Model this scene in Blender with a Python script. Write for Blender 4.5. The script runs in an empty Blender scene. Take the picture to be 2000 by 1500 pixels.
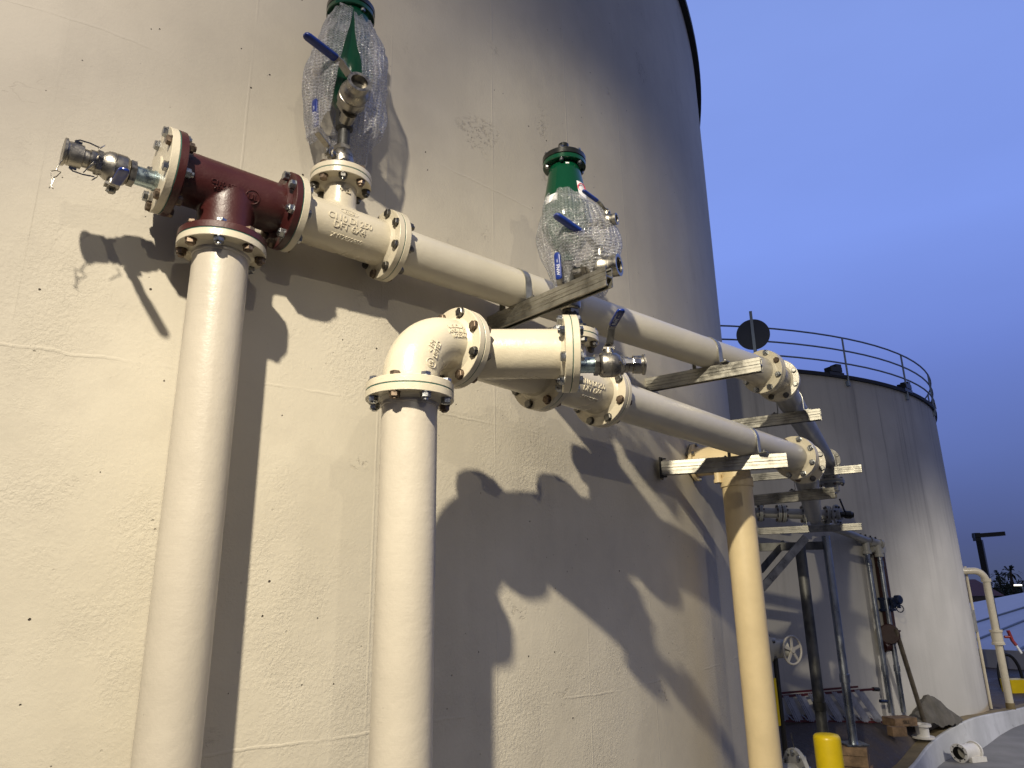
import bpy, bmesh, math, random
from mathutils import Vector, Matrix
random.seed(11)
PI=math.pi
sc=bpy.context.scene
COL=sc.collection
H=1.885                      # eye height above the soil pad; all builder coordinates have the eye at z=0
V=Vector
def az(a):                   # unit horizontal vector for a compass-like azimuth (0 = +y, 90 = +x)
    a=math.radians(a); return V((math.sin(a),math.cos(a),0))
UP=V((0,0,1))
# ------------------------------------------------------------------ camera
F=1400.
zc=V((-75,4800,F)).normalized()
fw=V((0,0,1)); yc=(fw-zc*fw.dot(zc)).normalized(); xc=yc.cross(zc)
if xc.x<0: xc=-xc
def cam2w(c): c=V(c); return V((xc.dot(c),yc.dot(c),zc.dot(c)))
cr,cu,cf=cam2w((1,0,0)),cam2w((0,1,0)),cam2w((0,0,1))
cd=bpy.data.cameras.new('camera'); cam=bpy.data.objects.new('camera',cd); COL.objects.link(cam)
M=Matrix((cr,cu,-cf)).transposed().to_4x4(); M.translation=V((0,0,H)); cam.matrix_world=M
cd.sensor_width=36; cd.lens=36*F/2000; cd.clip_start=.05; cd.clip_end=2000
sc.camera=cam
def at(px,py,d):
    """world point seen at photo pixel (px,py) at horizontal distance d"""
    r=cam2w(((px-1000)/F,(750-py)/F,1)); return r*(d/math.hypot(r.x,r.y))
# ------------------------------------------------------------------ geometry builder
class G:
    def __init__(s): s.bm=bmesh.new()
    def ring(s,pts): return [s.bm.verts.new(p) for p in pts]
    def bridge(s,a,b,mi=0):
        n=len(a)
        for i in range(n):
            f=s.bm.faces.new((a[i],a[(i+1)%n],b[(i+1)%n],b[i])); f.material_index=mi
    def cap(s,a,flip=False):
        s.bm.faces.new(a[::-1] if flip else a)
    def rev(s,O,d,prof,seg=40,closed=False,ref=None,mi=0,cap=True):
        """profile [(t,r)] revolved round the axis d through O"""
        d=V(d).normalized(); x,y=basis(d,ref)
        rings=[]
        for t,r in prof:
            if r<1e-6: rings.append([s.bm.verts.new(V(O)+d*t)])
            else: rings.append(s.ring([V(O)+d*t+(x*math.cos(2*PI*i/seg)+y*math.sin(2*PI*i/seg))*r for i in range(seg)]))
        L=list(zip(rings,rings[1:]))
        if closed: L.append((rings[-1],rings[0]))
        for a,b in L:
            if len(a)==1 and len(b)==1: continue
            if len(a)==1:
                for i in range(seg): s.bm.faces.new((a[0],b[(i+1)%seg],b[i])).material_index=mi
            elif len(b)==1:
                for i in range(seg): s.bm.faces.new((a[i],a[(i+1)%seg],b[0])).material_index=mi
            else: s.bridge(a,b,mi)
        if not closed and cap:
            if len(rings[0])>1: s.cap(rings[0],True)
            if len(rings[-1])>1: s.cap(rings[-1])
        return s
    def cyl(s,O,d,L,r,seg=32,r2=None,ref=None,bev=0.0):
        r2=r if r2 is None else r2
        p=[(0,r),(L,r2)] if not bev else [(0,r-bev),(bev,r),(L-bev,r2),(L,r2-bev)]
        return s.rev(O,d,p,seg,ref=ref)
    def box(s,c,x,y,z,bev=0.0):
        """oriented box, x y z are half-extent vectors"""
        c=V(c); x=V(x); y=V(y); z=V(z)
        if bev<=0:
            v=[s.bm.verts.new(c+x*a+y*b+z*e) for a in(-1,1) for b in(-1,1) for e in(-1,1)]
            for q in ((0,1,3,2),(4,6,7,5),(0,4,5,1),(2,3,7,6),(0,2,6,4),(1,5,7,3)): s.bm.faces.new([v[i] for i in q])
        else:
            bx=1-bev/x.length; by=1-bev/y.length
            pr=[(bx,1),(1,by),(1,-by),(bx,-1),(-bx,-1),(-1,-by),(-1,by),(-bx,1)]
            a=s.ring([c+x*p+y*q-z for p,q in pr]); b=s.ring([c+x*p+y*q+z for p,q in pr])
            s.bridge(a,b); s.cap(a,True); s.cap(b)
        return s
    def extr(s,sec,O,x,y,d,L):
        a=s.ring([V(O)+x*p+y*q for p,q in sec]); b=s.ring([V(O)+x*p+y*q+d*L for p,q in sec])
        s.bridge(a,b); s.cap(a,True); s.cap(b); return s
    def sweep(s,pts,r,seg=12,flat=None,closed=False):
        """round tube along a polyline (r number or list); flat=(w,t,ref) makes a flat bar"""
        pts=[V(p) for p in pts]; n=len(pts); rings=[]
        tan=[]
        for i in range(n):
            a=pts[i-1] if i else (pts[-1] if closed else pts[0]); b=pts[(i+1)%n] if (i<n-1 or closed) else pts[-1]
            tan.append((b-a).normalized())
        x=None
        for i,p in enumerate(pts):
            t=tan[i]
            if flat:
                w,h,ref=flat; x=ref-t*ref.dot(t); x.normalize(); y=t.cross(x)
                rings.append(s.ring([p+x*a*w/2+y*b*h/2 for a,b in((-1,-1),(1,-1),(1,1),(-1,1))]))
            else:
                if x is None: x,_=basis(t)
                x=(x-t*x.dot(t)).normalized(); y=t.cross(x)
                rr=r[i] if isinstance(r,(list,tuple)) else r
                rings.append(s.ring([p+(x*math.cos(2*PI*k/seg)+y*math.sin(2*PI*k/seg))*rr for k in range(seg)]))
        for a,b in zip(rings,rings[1:]): s.bridge(a,b)
        if closed: s.bridge(rings[-1],rings[0])
        else: s.cap(rings[0],True); s.cap(rings[-1])
        return s
    def sheet(s,grid):
        vv=[[s.bm.verts.new(p) for p in row] for row in grid]
        for i in range(len(vv)-1):
            for j in range(len(vv[0])-1): s.bm.faces.new((vv[i][j],vv[i][j+1],vv[i+1][j+1],vv[i+1][j]))
        return s
    def obj(s,name,mat,parent=None,ang=32,smooth=True,loc=None,recalc=True):
        bm=s.bm
        if recalc: bmesh.ops.recalc_face_normals(bm,faces=bm.faces)
        me=bpy.data.meshes.new(name)
        o0=V(parent['w']) if parent is not None else (V(loc) if loc is not None else V((0,0,0)))
        for v in bm.verts: v.co-=o0
        bm.to_mesh(me); bm.free()
        for m in (mat if isinstance(mat,(list,tuple)) else [mat]): me.materials.append(m)
        if smooth:
            for p in me.polygons: p.use_smooth=True
            me.set_sharp_from_angle(angle=math.radians(ang))
        o=bpy.data.objects.new(name,me); COL.objects.link(o); o['w']=o0[:]
        if parent is not None: o.parent=parent
        else: o.location=o0
        return o
def sub(o):                  # children of a part are built in the same local frame
    return o
def basis(d,ref=None):
    if ref is None: ref=UP if abs(d.z)<.9 else V((1,0,0))
    y=(ref-d*ref.dot(d)).normalized(); x=y.cross(d).normalized()
    return x,y
def thing(name,label,cat,loc,group=None):
    o=bpy.data.objects.new(name,None); COL.objects.link(o); o.location=loc; o['w']=V(loc)[:]
    o.empty_display_size=.1
    o['label']=label; o['category']=cat
    if group: o['group']=group
    return o
def tag(o,label,cat,group=None):
    o['label']=label; o['category']=cat
    if group: o['group']=group
    return o
def struct(o): o['kind']='structure'; return o
# ------------------------------------------------------------------ material helper
class N:
    def __init__(s,name):
        s.m=bpy.data.materials.new(name); s.m.use_nodes=True; s.t=s.m.node_tree; s.t.nodes.clear()
        s.out=s.n('ShaderNodeOutputMaterial'); s.b=s.n('ShaderNodeBsdfPrincipled')
        s.l(s.b.outputs[0],s.out.inputs[0])
    def n(s,ty,**k):
        x=s.t.nodes.new(ty)
        for a,b in k.items(): setattr(x,a,b)
        return x
    def l(s,a,b): s.t.links.new(a,b)
    def set(s,i,v):
        if hasattr(v,'links'): s.l(v,i)
        else:
            if isinstance(v,tuple) and len(v)==3 and i.type=='RGBA': v=(*v,1)
            i.default_value=v
    def math(s,op,a,b=None,c=None,clamp=False):
        x=s.n('ShaderNodeMath',operation=op,use_clamp=clamp)
        for i,v in enumerate((a,b,c)):
            if v is not None: s.set(x.inputs[i],v)
        return x.outputs[0]
    def coord(s,k='Object',scale=None):
        c=s.n('ShaderNodeTexCoord').outputs[k]
        if scale is not None:
            m=s.n('ShaderNodeMapping'); s.l(c,m.inputs[0]); m.inputs['Scale'].default_value=scale; c=m.outputs[0]
        return c
    def noise(s,co,scale,detail=3,rough=.5,dist=0,out=0):
        x=s.n('ShaderNodeTexNoise'); s.l(co,x.inputs['Vector']); x.inputs['Scale'].default_value=scale
        x.inputs['Detail'].default_value=detail; x.inputs['Roughness'].default_value=rough; x.inputs['Distortion'].default_value=dist
        return x.outputs[out]
    def vor(s,co,scale,feature='F1',out='Distance',rand=1):
        x=s.n('ShaderNodeTexVoronoi',feature=feature); s.l(co,x.inputs['Vector']); x.inputs['Scale'].default_value=scale
        x.inputs['Randomness'].default_value=rand
        return x
    def ramp(s,f,a,b,lo=0.,hi=1.,smooth=True):
        x=s.n('ShaderNodeMapRange',interpolation_type='SMOOTHSTEP' if smooth else 'LINEAR'); s.set(x.inputs[0],f)
        x.inputs[1].default_value=a; x.inputs[2].default_value=b; x.inputs[3].default_value=lo; x.inputs[4].default_value=hi
        return x.outputs[0]
    def mix(s,f,a,b,blend='MIX'):
        x=s.n('ShaderNodeMix',data_type='RGBA',blend_type=blend); s.set(x.inputs[0],f); s.set(x.inputs[6],a); s.set(x.inputs[7],b)
        return x.outputs[2]
    def bump(s,h,strength=.3,dist=.01,prev=None):
        x=s.n('ShaderNodeBump'); x.inputs['Strength'].default_value=strength; x.inputs['Distance'].default_value=dist; s.l(h,x.inputs['Height'])
        if prev is not None: s.l(prev,x.inputs['Normal'])
        return x.outputs[0]
    def p(s,**k):
        for a,b in k.items(): s.set(s.b.inputs[a.replace('_',' ')],b)
        return s
def paint(name,col,rough=.35,bump=.25,scale=140,var=.12,rings=0,spec=.5,grime=True):
    m=N(name); co=m.coord()
    n1=m.noise(co,4,4,.6); n2=m.noise(co,scale,3,.6)
    c=m.mix(m.ramp(n1,.35,.7),tuple(x*(1-var) for x in col),col)
    if grime:
        g=m.ramp(m.noise(co,23,5,.7),.66,.78,0,.5)
        c=m.mix(g,c,tuple(x*.72 for x in col))
        v=m.vor(co,17); g2=m.ramp(v.outputs['Distance'],.015,.04,.75,0)
        c=m.mix(m.math('MULTIPLY',g2,m.ramp(m.noise(co,3.1,2),.52,.6)),c,(.09,.075,.06))
    h=n2
    if rings:
        w=m.noise(m.coord('Object',(9,9,rings)),1,4,.75); h=m.math('ADD',m.math('MULTIPLY',w,.8),m.math('MULTIPLY',n2,.5))
    nb=m.bump(m.noise(co,30,3,.6),.12,.01,m.bump(h,bump,.002))
    m.p(Base_Color=c,Roughness=m.ramp(n1,.3,.75,rough*.8,rough*1.3),Normal=nb)
    m.b.inputs['Specular IOR Level'].default_value=spec
    return m.m
def metal(name,col,rough=.35,var=.25,scale=30,bump=.08,metallic=1.,stretch=(1,1,1)):
    m=N(name); co=m.coord('Object',stretch)
    n1=m.noise(co,scale,4,.65); n2=m.noise(co,scale*7,2,.5)
    c=m.mix(m.ramp(n1,.3,.7),tuple(x*(1-var) for x in col),tuple(min(1,x*(1+var*.4)) for x in col))
    m.p(Base_Color=c,Metallic=metallic,Roughness=m.ramp(n1,.3,.7,rough*.75,min(1,rough*1.35)),Normal=m.bump(n2,bump,.001))
    return m.m
def plain(name,col,rough=.6,var=.2,scale=12,bump=.1,metallic=0.,bs=80):
    m=N(name); co=m.coord()
    n1=m.noise(co,scale,5,.65)
    c=m.mix(m.ramp(n1,.3,.72),tuple(x*(1-var) for x in col),tuple(min(1,x*(1+var*.35)) for x in col))
    m.p(Base_Color=c,Roughness=rough,Metallic=metallic,Normal=m.bump(m.noise(co,bs,4,.6),bump,.01))
    return m.m
CREAM=(.58,.525,.405)
m_cream=paint('cream_cast_paint',CREAM,.3,.35,170,.08,spec=.55)
m_pipe=paint('cream_pipe_paint',(.49,.445,.37),.36,.2,120,.07,rings=160)
m_pipe_h=paint('cream_pipe_paint_smooth',(.57,.53,.435),.36,.14,160,.08)
m_yellowish=paint('old_cream_pipe_paint',(.72,.58,.34),.45,.1,90,.1)
m_red=paint('oxide_red_primer',(.056,.012,.011),.42,.25,120,.25,grime=False)
m_green=paint('green_enamel',(.0015,.045,.020),.16,.03,40,.1,grime=False)
m_black=plain('black_enamel',(.008,.009,.008),.25,.2,20,.05)
m_gask=plain('green_gasket_fibre',(.02,.11,.085),.6)
m_bolt=metal('zinc_bolt_steel',(.36,.37,.38),.3,.35,60,.1)
m_boltr=metal('rust_flecked_bolt_steel',(.20,.15,.11),.5,.55,70,.3,metallic=.8)
m_boltd=metal('weathered_bolt_steel',(.16,.155,.145),.38,.4,60,.2)
m_ss=metal('cast_stainless',(.36,.34,.30),.33,.2,40,.25)
m_chrome=metal('bright_stainless',(.72,.71,.69),.16,.15,30,.03)
m_nip=metal('galvanized_nipple',(.42,.52,.55),.3,.3,50,.15)
m_dark=metal('dark_fitting_iron',(.07,.07,.068),.5,.3,60,.2,metallic=.6)
m_blue=plain('blue_vinyl_grip',(.006,.025,.19),.3,.15,40,.05)
m_white=plain('white_ink',(.75,.77,.8),.5,.05)
m_strut=metal('galvanized_strut',(.40,.385,.34),.36,.45,9,.15,metallic=.92)
m_strap=metal('galvanized_strap',(.36,.36,.33),.4,.3,20,.1,metallic=.8)
m_galvp=metal('galvanized_post',(.42,.45,.48),.3,.4,9,.1,stretch=(1,1,.4))
m_galvd=metal('stained_steel_post',(.17,.17,.16),.42,.8,4,.15,metallic=.8,stretch=(1,1,.5))
m_plate=plain('black_base_plate',(.02,.02,.02),.6)
m_rail=metal('grey_painted_rail',(.25,.31,.40),.5,.2,8,.05,metallic=.4)
m_label=plain('white_paper_label',(.74,.74,.76),.55,.06)
m_redink=plain('red_ink',(.6,.03,.07),.5,.05)
m_greydisc=plain('dark_grey_board',(.03,.042,.075),.6,.15,4)
m_rubber=plain('black_rubber',(.012,.012,.013),.6)
m_yel=plain('yellow_bollard_plastic',(.80,.58,.006),.34,.1,6,.04,bs=30)
m_wood=plain('weathered_timber',(.26,.17,.10),.8,.5,9,.5)
m_ladr=plain('red_fibreglass',(.10,.012,.016),.4,.2)
m_alu=metal('ladder_aluminium',(.40,.42,.49),.45,.2,15,.05,metallic=.25)
m_pvc=plain('white_pvc',(.72,.70,.66),.4,.1)
m_sand=plain('damp_sand',(.12,.11,.092),.95,.3,7,1.,bs=60)
m_tent=plain('white_membrane',(.50,.55,.66),.55,.06,1.5,.05)
m_tile=plain('red_roof_tile',(.11,.022,.018),.8,.3,8,.4)
m_stucco=plain('tan_stucco',(.42,.33,.24),.9,.12,2,.2)
m_leaf=plain('dark_leaf',(.035,.05,.03),.7,.5,3,.2)
m_trunk=plain('palm_trunk',(.08,.06,.045),.9,.4,6,.4)
m_oldred=paint('weathered_red_pipe',(.032,.007,.007),.45,.2,60,.25,grime=False)
m_bluev=plain('blue_valve_enamel',(.006,.014,.045),.3,.2)
m_redh=plain('red_handle',(.22,.012,.015),.4)
# --- big tank wall
def wall_mat():
    m=N('painted_board_formed_concrete')
    co=m.coord(); uv=m.coord('UV')
    sp=m.n('ShaderNodeSeparateXYZ'); m.l(uv,sp.inputs[0]); U,W=sp.outputs[0],sp.outputs[1]
    big=m.noise(co,.7,4,.6); mid=m.noise(co,4.2,5,.65)
    c=m.mix(m.ramp(big,.35,.68),(.520,.476,.382),(.600,.553,.450))
    c=m.mix(m.ramp(mid,.45,.75,0,.35),c,(.45,.41,.335))
    # pin holes
    v1=m.vor(co,8.5); rnd=m.n('ShaderNodeSeparateColor'); m.l(v1.outputs['Color'],rnd.inputs[0])
    pit=m.math('MULTIPLY',m.ramp(v1.outputs['Distance'],.022,.042,1,0),m.ramp(rnd.outputs[0],.30,.32))
    v3=m.vor(m.coord('Object',(1,1,.8)),17); rn3=m.n('ShaderNodeSeparateColor'); m.l(v3.outputs['Color'],rn3.inputs[0])
    pit3=m.math('MULTIPLY',m.ramp(v3.outputs['Distance'],.026,.055,1,0),m.ramp(rn3.outputs[2],.52,.54))
    pit=m.math('MAXIMUM',pit,m.math('MULTIPLY',pit3,.8))
    v2=m.vor(co,19); rn2=m.n('ShaderNodeSeparateColor'); m.l(v2.outputs['Color'],rn2.inputs[0])
    patch=m.math('MULTIPLY',m.ramp(m.noise(co,1.5,5,.7),.40,.68),m.ramp(W,.7,1.9,1,.15))
    pit2=m.math('MULTIPLY',m.math('MULTIPLY',m.ramp(v2.outputs['Distance'],.05,.09,1,0),m.ramp(rn2.outputs[1],.55,.58)),patch)
    c=m.mix(pit,c,(.05,.035,.025))
    c=m.mix(m.math('MULTIPLY',pit2,.6),c,(.16,.13,.09))
    # scuffed blotches
    sc_=m.math('MULTIPLY',m.ramp(m.noise(co,3.1,2,.4),.66,.74),m.ramp(m.noise(m.coord('Object',(1,1,1.6)),34,4,.7),.50,.64))
    c=m.mix(m.math('MULTIPLY',sc_,.32),c,(.22,.185,.14))
    # form-board seams, ridges that follow the panel grid
    wob=m.math('MULTIPLY',m.math('SUBTRACT',m.noise(co,3,3,.6),.5),.03)
    wob2=m.math('MULTIPLY',m.math('SUBTRACT',m.noise(co,2.2,4,.7),.5),.05)
    def line(x,off,per,w):
        a=m.math('ADD',m.math('SUBTRACT',x,off-per*40),0)
        q=m.math('ABSOLUTE',m.math('SUBTRACT',m.math('MODULO',m.math('ADD',a,per/2),per),per/2))
        return m.ramp(q,w*.25,w,1,0)
    vs=line(m.math('ADD',U,m.math('MULTIPLY',wob,.3)),6.41,.604,.006)
    hs=line(m.math('ADD',W,wob2),.73,1.185,.007)
    brk=m.ramp(m.noise(co,1.9,2),.40,.55); brk2=m.ramp(m.noise(co,2.6,3),.42,.58)
    ridge=m.math('ADD',m.math('MULTIPLY',vs,m.math('ADD',m.math('MULTIPLY',brk,.75),.15)),m.math('MULTIPLY',hs,brk2))
    # faint wandering hairlines
    cr=m.math('ABSOLUTE',m.math('SUBTRACT',m.noise(m.coord('Object',(.8,.8,1.6)),1.3,5,.6),.5))
    crk=m.math('MULTIPLY',m.ramp(cr,.0,.0035,1,0),m.ramp(m.noise(co,.9,1),.57,.66))
    c=m.mix(m.math('MULTIPLY',crk,.12),c,(.25,.21,.16))
    c=m.mix(m.math('MULTIPLY',ridge,.05),c,(.62,.57,.47))
    # damp vertical tinting
    st=m.noise(m.coord('Object',(2.2,2.2,.12)),1.6,4,.6)
    c=m.mix(m.ramp(st,.5,.72,0,.22),c,(.42,.385,.31))
    # relief
    peel=m.noise(co,78,5,.66); fine=m.noise(co,260,2,.5)
    pk=m.math('MULTIPLY',m.ramp(peel,.36,.66),m.math('ADD',m.math('MULTIPLY',patch,.75),.12))
    h=m.math('ADD',m.math('MULTIPLY',pk,.50),m.math('MULTIPLY',fine,.07))
    h=m.math('ADD',h,m.math('MULTIPLY',ridge,.32))
    h=m.math('SUBTRACT',h,m.math('MULTIPLY',pit,2.))
    h=m.math('SUBTRACT',h,m.math('MULTIPLY',pit2,.8))
    h=m.math('SUBTRACT',h,m.math('MULTIPLY',sc_,.5))
    h=m.math('SUBTRACT',h,m.math('MULTIPLY',crk,.15))
    nb=m.bump(h,.8,.004); nb=m.bump(m.noise(co,7,3,.5),.10,.03,nb)
    m.p(Base_Color=c,Roughness=.62,Normal=nb); m.b.inputs['Specular IOR Level'].default_value=.3
    return m.m
m_wall=wall_mat()
def tank2_mat():
    m=N('streaked_tank_paint'); co=m.coord(); uv=m.coord('UV')
    mp=m.n('ShaderNodeMapping'); m.l(uv,mp.inputs[0]); mp.inputs['Scale'].default_value=(3.2,.16,1)
    st=m.noise(mp.outputs[0],1.3,6,.68)
    mp2=m.n('ShaderNodeMapping'); m.l(uv,mp2.inputs[0]); mp2.inputs['Scale'].default_value=(9,.3,1)
    st2=m.noise(mp2.outputs[0],1.,5,.7)
    sp=m.n('ShaderNodeSeparateXYZ'); m.l(uv,sp.inputs[0])
    topm=m.ramp(sp.outputs[1],-.8,2.9,.25,1)
    c=m.mix(m.ramp(m.noise(co,.9,4),.35,.7),(.47,.455,.42),(.57,.55,.51))
    c=m.mix(m.math('MULTIPLY',m.ramp(st,.48,.70),m.math('MULTIPLY',topm,.65)),c,(.23,.22,.215))
    c=m.mix(m.math('MULTIPLY',m.ramp(st2,.55,.72),m.math('MULTIPLY',topm,.55)),c,(.16,.152,.148))
    c=m.mix(m.ramp(sp.outputs[1],-1.79,-1.74,.75,0),c,(.38,.29,.16))
    m.p(Base_Color=c,Roughness=.7,Normal=m.bump(m.noise(co,40,4),.2,.01))
    return m.m
m_tank2=tank2_mat()
def soil_mat():
    m=N('damp_compacted_soil'); co=m.coord()
    n=m.noise(co,1.5,7,.7); n2=m.noise(co,14,5,.7)
    c=m.mix(m.ramp(n,.3,.7),(.040,.031,.028),(.115,.090,.074)); c=m.mix(m.ramp(n2,.55,.75,0,.6),c,(.17,.14,.11))
    m.p(Base_Color=c,Roughness=m.ramp(n,.3,.7,.45,.95),Normal=m.bump(m.noise(co,9,7,.75),.9,.04))
    return m.m
def asphalt_mat():
    m=N('worn_asphalt'); co=m.coord()
    n=m.noise(co,.6,5,.6); c=m.mix(m.ramp(n,.35,.65),(.05,.05,.052),(.10,.098,.095))
    c=m.mix(m.ramp(m.noise(co,160,2,.5),.5,.7,0,.5),c,(.15,.15,.15))
    m.p(Base_Color=c,Roughness=.9,Normal=m.bump(m.noise(co,150,3,.7),.5,.006)); return m.m
def curb_mat():
    m=N('kerb_concrete'); co=m.coord()
    n=m.noise(co,1.2,5,.65); c=m.mix(m.ramp(n,.35,.7),(.42,.43,.45),(.58,.59,.62))
    c=m.mix(m.ramp(m.noise(co,2.1,6,.75),.60,.72,0,.7),c,(.10,.10,.11))
    v=m.n('ShaderNodeSeparateXYZ'); m.l(m.n('ShaderNodeNewGeometry').outputs['Normal'],v.inputs[0])
    m.p(Base_Color=c,Roughness=.85,Normal=m.bump(m.noise(co,60,4,.7),.3,.006)); return m.m
m_soil=soil_mat(); m_asph=asphalt_mat(); m_curb=curb_mat()
m_ochre=plain('ochre_kerb_paint',(.22,.17,.085),.8,.35,3,.2)
def film_mat():
    m=N('bubble_film'); co=m.coord('UV')
    m.t.nodes.remove(m.b)
    v=m.vor(co,76,rand=.22); d=v.outputs['Distance']
    bub=m.ramp(d,.20,.48,1,0); rim=m.math('MULTIPLY',m.ramp(d,.22,.38),m.ramp(d,.40,.58,1,0))
    ob=m.coord(); fold=m.noise(ob,7,6,.75,1.6); fine=m.noise(ob,120,3,.7)
    h=m.math('ADD',m.math('MULTIPLY',bub,.9),m.math('MULTIPLY',m.noise(ob,55,4,.7),.9))
    nb=m.bump(h,1.,.014)
    gl=m.n('ShaderNodeBsdfGlossy'); gl.inputs['Roughness'].default_value=.14; gl.inputs['Color'].default_value=(.95,.95,.98,1); m.l(nb,gl.inputs['Normal'])
    tl=m.n('ShaderNodeBsdfTranslucent'); tl.inputs['Color'].default_value=(.80,.80,.84,1); m.l(nb,tl.inputs['Normal'])
    df=m.n('ShaderNodeBsdfDiffuse'); df.inputs['Color'].default_value=(.74,.75,.79,1); m.l(nb,df.inputs['Normal'])
    s1=m.n('ShaderNodeMixShader'); s1.inputs[0].default_value=.55; m.l(tl.outputs[0],s1.inputs[1]); m.l(df.outputs[0],s1.inputs[2])
    s2=m.n('ShaderNodeMixShader'); m.l(s1.outputs[0],s2.inputs[1]); m.l(gl.outputs[0],s2.inputs[2]); s2.inputs[0].default_value=.34
    lw=m.n('ShaderNodeLayerWeight'); lw.inputs['Blend'].default_value=.30
    a=m.math('ADD',m.math('MULTIPLY',lw.outputs['Facing'],.42),m.math('MULTIPLY',rim,.34))
    a=m.math('ADD',a,m.ramp(fold,.42,.68,.17,.56)); a=m.math('ADD',a,m.ramp(fine,.62,.72,0,.5)); a=m.math('MINIMUM',a,.95)
    tr=m.n('ShaderNodeBsdfTransparent')
    s3=m.n('ShaderNodeMixShader'); m.l(a,s3.inputs[0]); m.l(tr.outputs[0],s3.inputs[1]); m.l(s2.outputs[0],s3.inputs[2])
    m.l(s3.outputs[0],m.out.inputs[0]); return m.m
m_film=film_mat()
# ------------------------------------------------------------------ pipework kit
RP=.0875; RF=.1395; TF=.0245
def hexnut(g,O,d,h,r,ref=None,rot=0):
    d=V(d).normalized(); x,y=basis(d,ref)
    def hx(t,rr): return g.ring([V(O)+d*t+(x*math.cos(PI/3*i+rot)+y*math.sin(PI/3*i+rot))*rr for i in range(6)])
    a=hx(0,r); b=hx(h*.86,r); c=hx(h,r*.86)
    g.bridge(a,b); g.bridge(b,c); g.cap(a,True); g.cap(c)
def bolt_mesh(P,d,half,r=.0168,flip=1,stub=.008,shank=.0095):
    """bolt through a joint at P: head on one side, nut and thread end on the other"""
    g=G(); d=V(d)*flip
    g.cyl(P-d*(half+.010),d,2*half+.022+stub,shank,12)
    g.cyl(P-d*(half+.0012),d,.0014,r*1.12,16)
    hexnut(g,P-d*(half+.0012),-d,.012,r,rot=random.random()*2)
    g.cyl(P+d*(half-.0002),d,.0014,r*1.12,16)
    hexnut(g,P+d*(half+.0012),d,.0165,r,rot=random.random()*2)
    return g
def flange_profile(ri,ro,t,hub=.012,hubr=.012):
    b=.0018
    return [(0,ri),(0,ro-b),(b,ro),(t-b,ro),(t,ro-b),(t,ri+hubr+.004),(t+hub*.4,ri+hubr*.7),(t+hub,ri+.001),(t+hub,ri-.003)]
def flange(P,d,par,mat,ri=RP,ro=RF,t=TF,name='flange',blind=False,hub=.012):
    g=G()
    if blind: g.rev(P,d,[(0,0),(0,ro-.002),(.002,ro),(t-.002,ro),(t,ro-.002),(t,.045),(t+.006,.040),(t+.006,0)],56)
    else: g.rev(P,d,flange_profile(ri,ro,t,hub),56,closed=False,cap=False)
    return g.obj(name,mat,par,ang=28)
def joint(P,d,pa,pb,ma,mb,ro=RF,rb=.1207,ri=RP,t=TF,n=8,phase=.5,ref=None,blind_a=False,mbolt=None,flip=1,br=.0168,bp=None,shank=.0095,seen=None):
    """flanged joint at P. pa owns the side the axis d comes from, pb the side it goes to"""
    d=V(d).normalized(); P=V(P)
    if pa is not None: flange(P-d*.0012,-d,pa,ma,ri,ro,t,'blind_plate' if blind_a else 'flange',blind_a)
    if pb is not None: flange(P+d*.0012,d,pb,mb,ri,ro,t)
    own=bp or pa or pb
    g=G(); g.cyl(P-d*.0012,d,.0024,ro-.0012,56); g.obj('gasket',m_gask,own)
    x,y=basis(d,ref)
    for k in range(n):
        a=2*PI*(k+phase)/n
        q_=mbolt or m_bolt
        if random.random()<.22: q_=m_boltr
        bolt_mesh(P+(x*math.cos(a)+y*math.sin(a))*rb,d,t+.0012,br,flip,stub=random.uniform(.003,.014),shank=shank).obj('bolt',q_,own)
def text_mesh(body,size,extr,fn,name,mat,par,align='CENTER',space=1.0,line=1.0):
    cu=bpy.data.curves.new('t','FONT'); cu.body=body; cu.size=size; cu.extrude=extr; cu.align_x=align; cu.align_y='CENTER'
    cu.space_character=space; cu.space_line=line; cu.resolution_u=3; cu.bevel_depth=extr*.3 if extr>.0005 else 0; cu.bevel_resolution=0
    ob=bpy.data.objects.new('t',cu); COL.objects.link(ob)
    dg=bpy.context.evaluated_depsgraph_get(); me=bpy.data.meshes.new_from_object(ob.evaluated_get(dg))
    bm=bmesh.new(); bm.from_mesh(me)
    bmesh.ops.subdivide_edges(bm,edges=[e for e in bm.edges if e.calc_length()>.008],cuts=2)
    for v in bm.verts: v.co=V(fn(v.co.x,v.co.y,v.co.z))
    COL.objects.unlink(ob); bpy.data.objects.remove(ob); bpy.data.meshes.remove(me); bpy.data.curves.remove(cu)
    g=G(); g.bm.free(); g.bm=bm
    return g.obj(name,mat,par,smooth=False,recalc=False)
def cylmap(O,d,r,mid,s0,flipy=1):
    """text x runs along d, text y round the pipe; mid = outward direction through the text centre"""
    d=V(d).normalized(); m=(V(mid)-d*V(mid).dot(d)).normalized(); t=m.cross(d)*-1
    if t.z<0 and abs(d.z)<.9: t=-t
    t*=flipy
    return lambda x,y,z:V(O)+d*(s0+x)+(m*math.cos(y/r)+t*math.sin(y/r))*(r+z)
def plmap(O,x,y):
    x=V(x).normalized(); y=(V(y)-x*V(y).dot(x)).normalized(); n=x.cross(y)
    return lambda a,b,c:V(O)+x*a+y*b+n*c
def cast_body(g,name,mat,par,vox=.0042,it=9):
    o=g.obj(name,mat,par)
    r=o.modifiers.new('r','REMESH'); r.mode='VOXEL'; r.voxel_size=vox; r.use_smooth_shade=True
    s=o.modifiers.new('s','SMOOTH'); s.iterations=it; s.factor=.6
    return o
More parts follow.
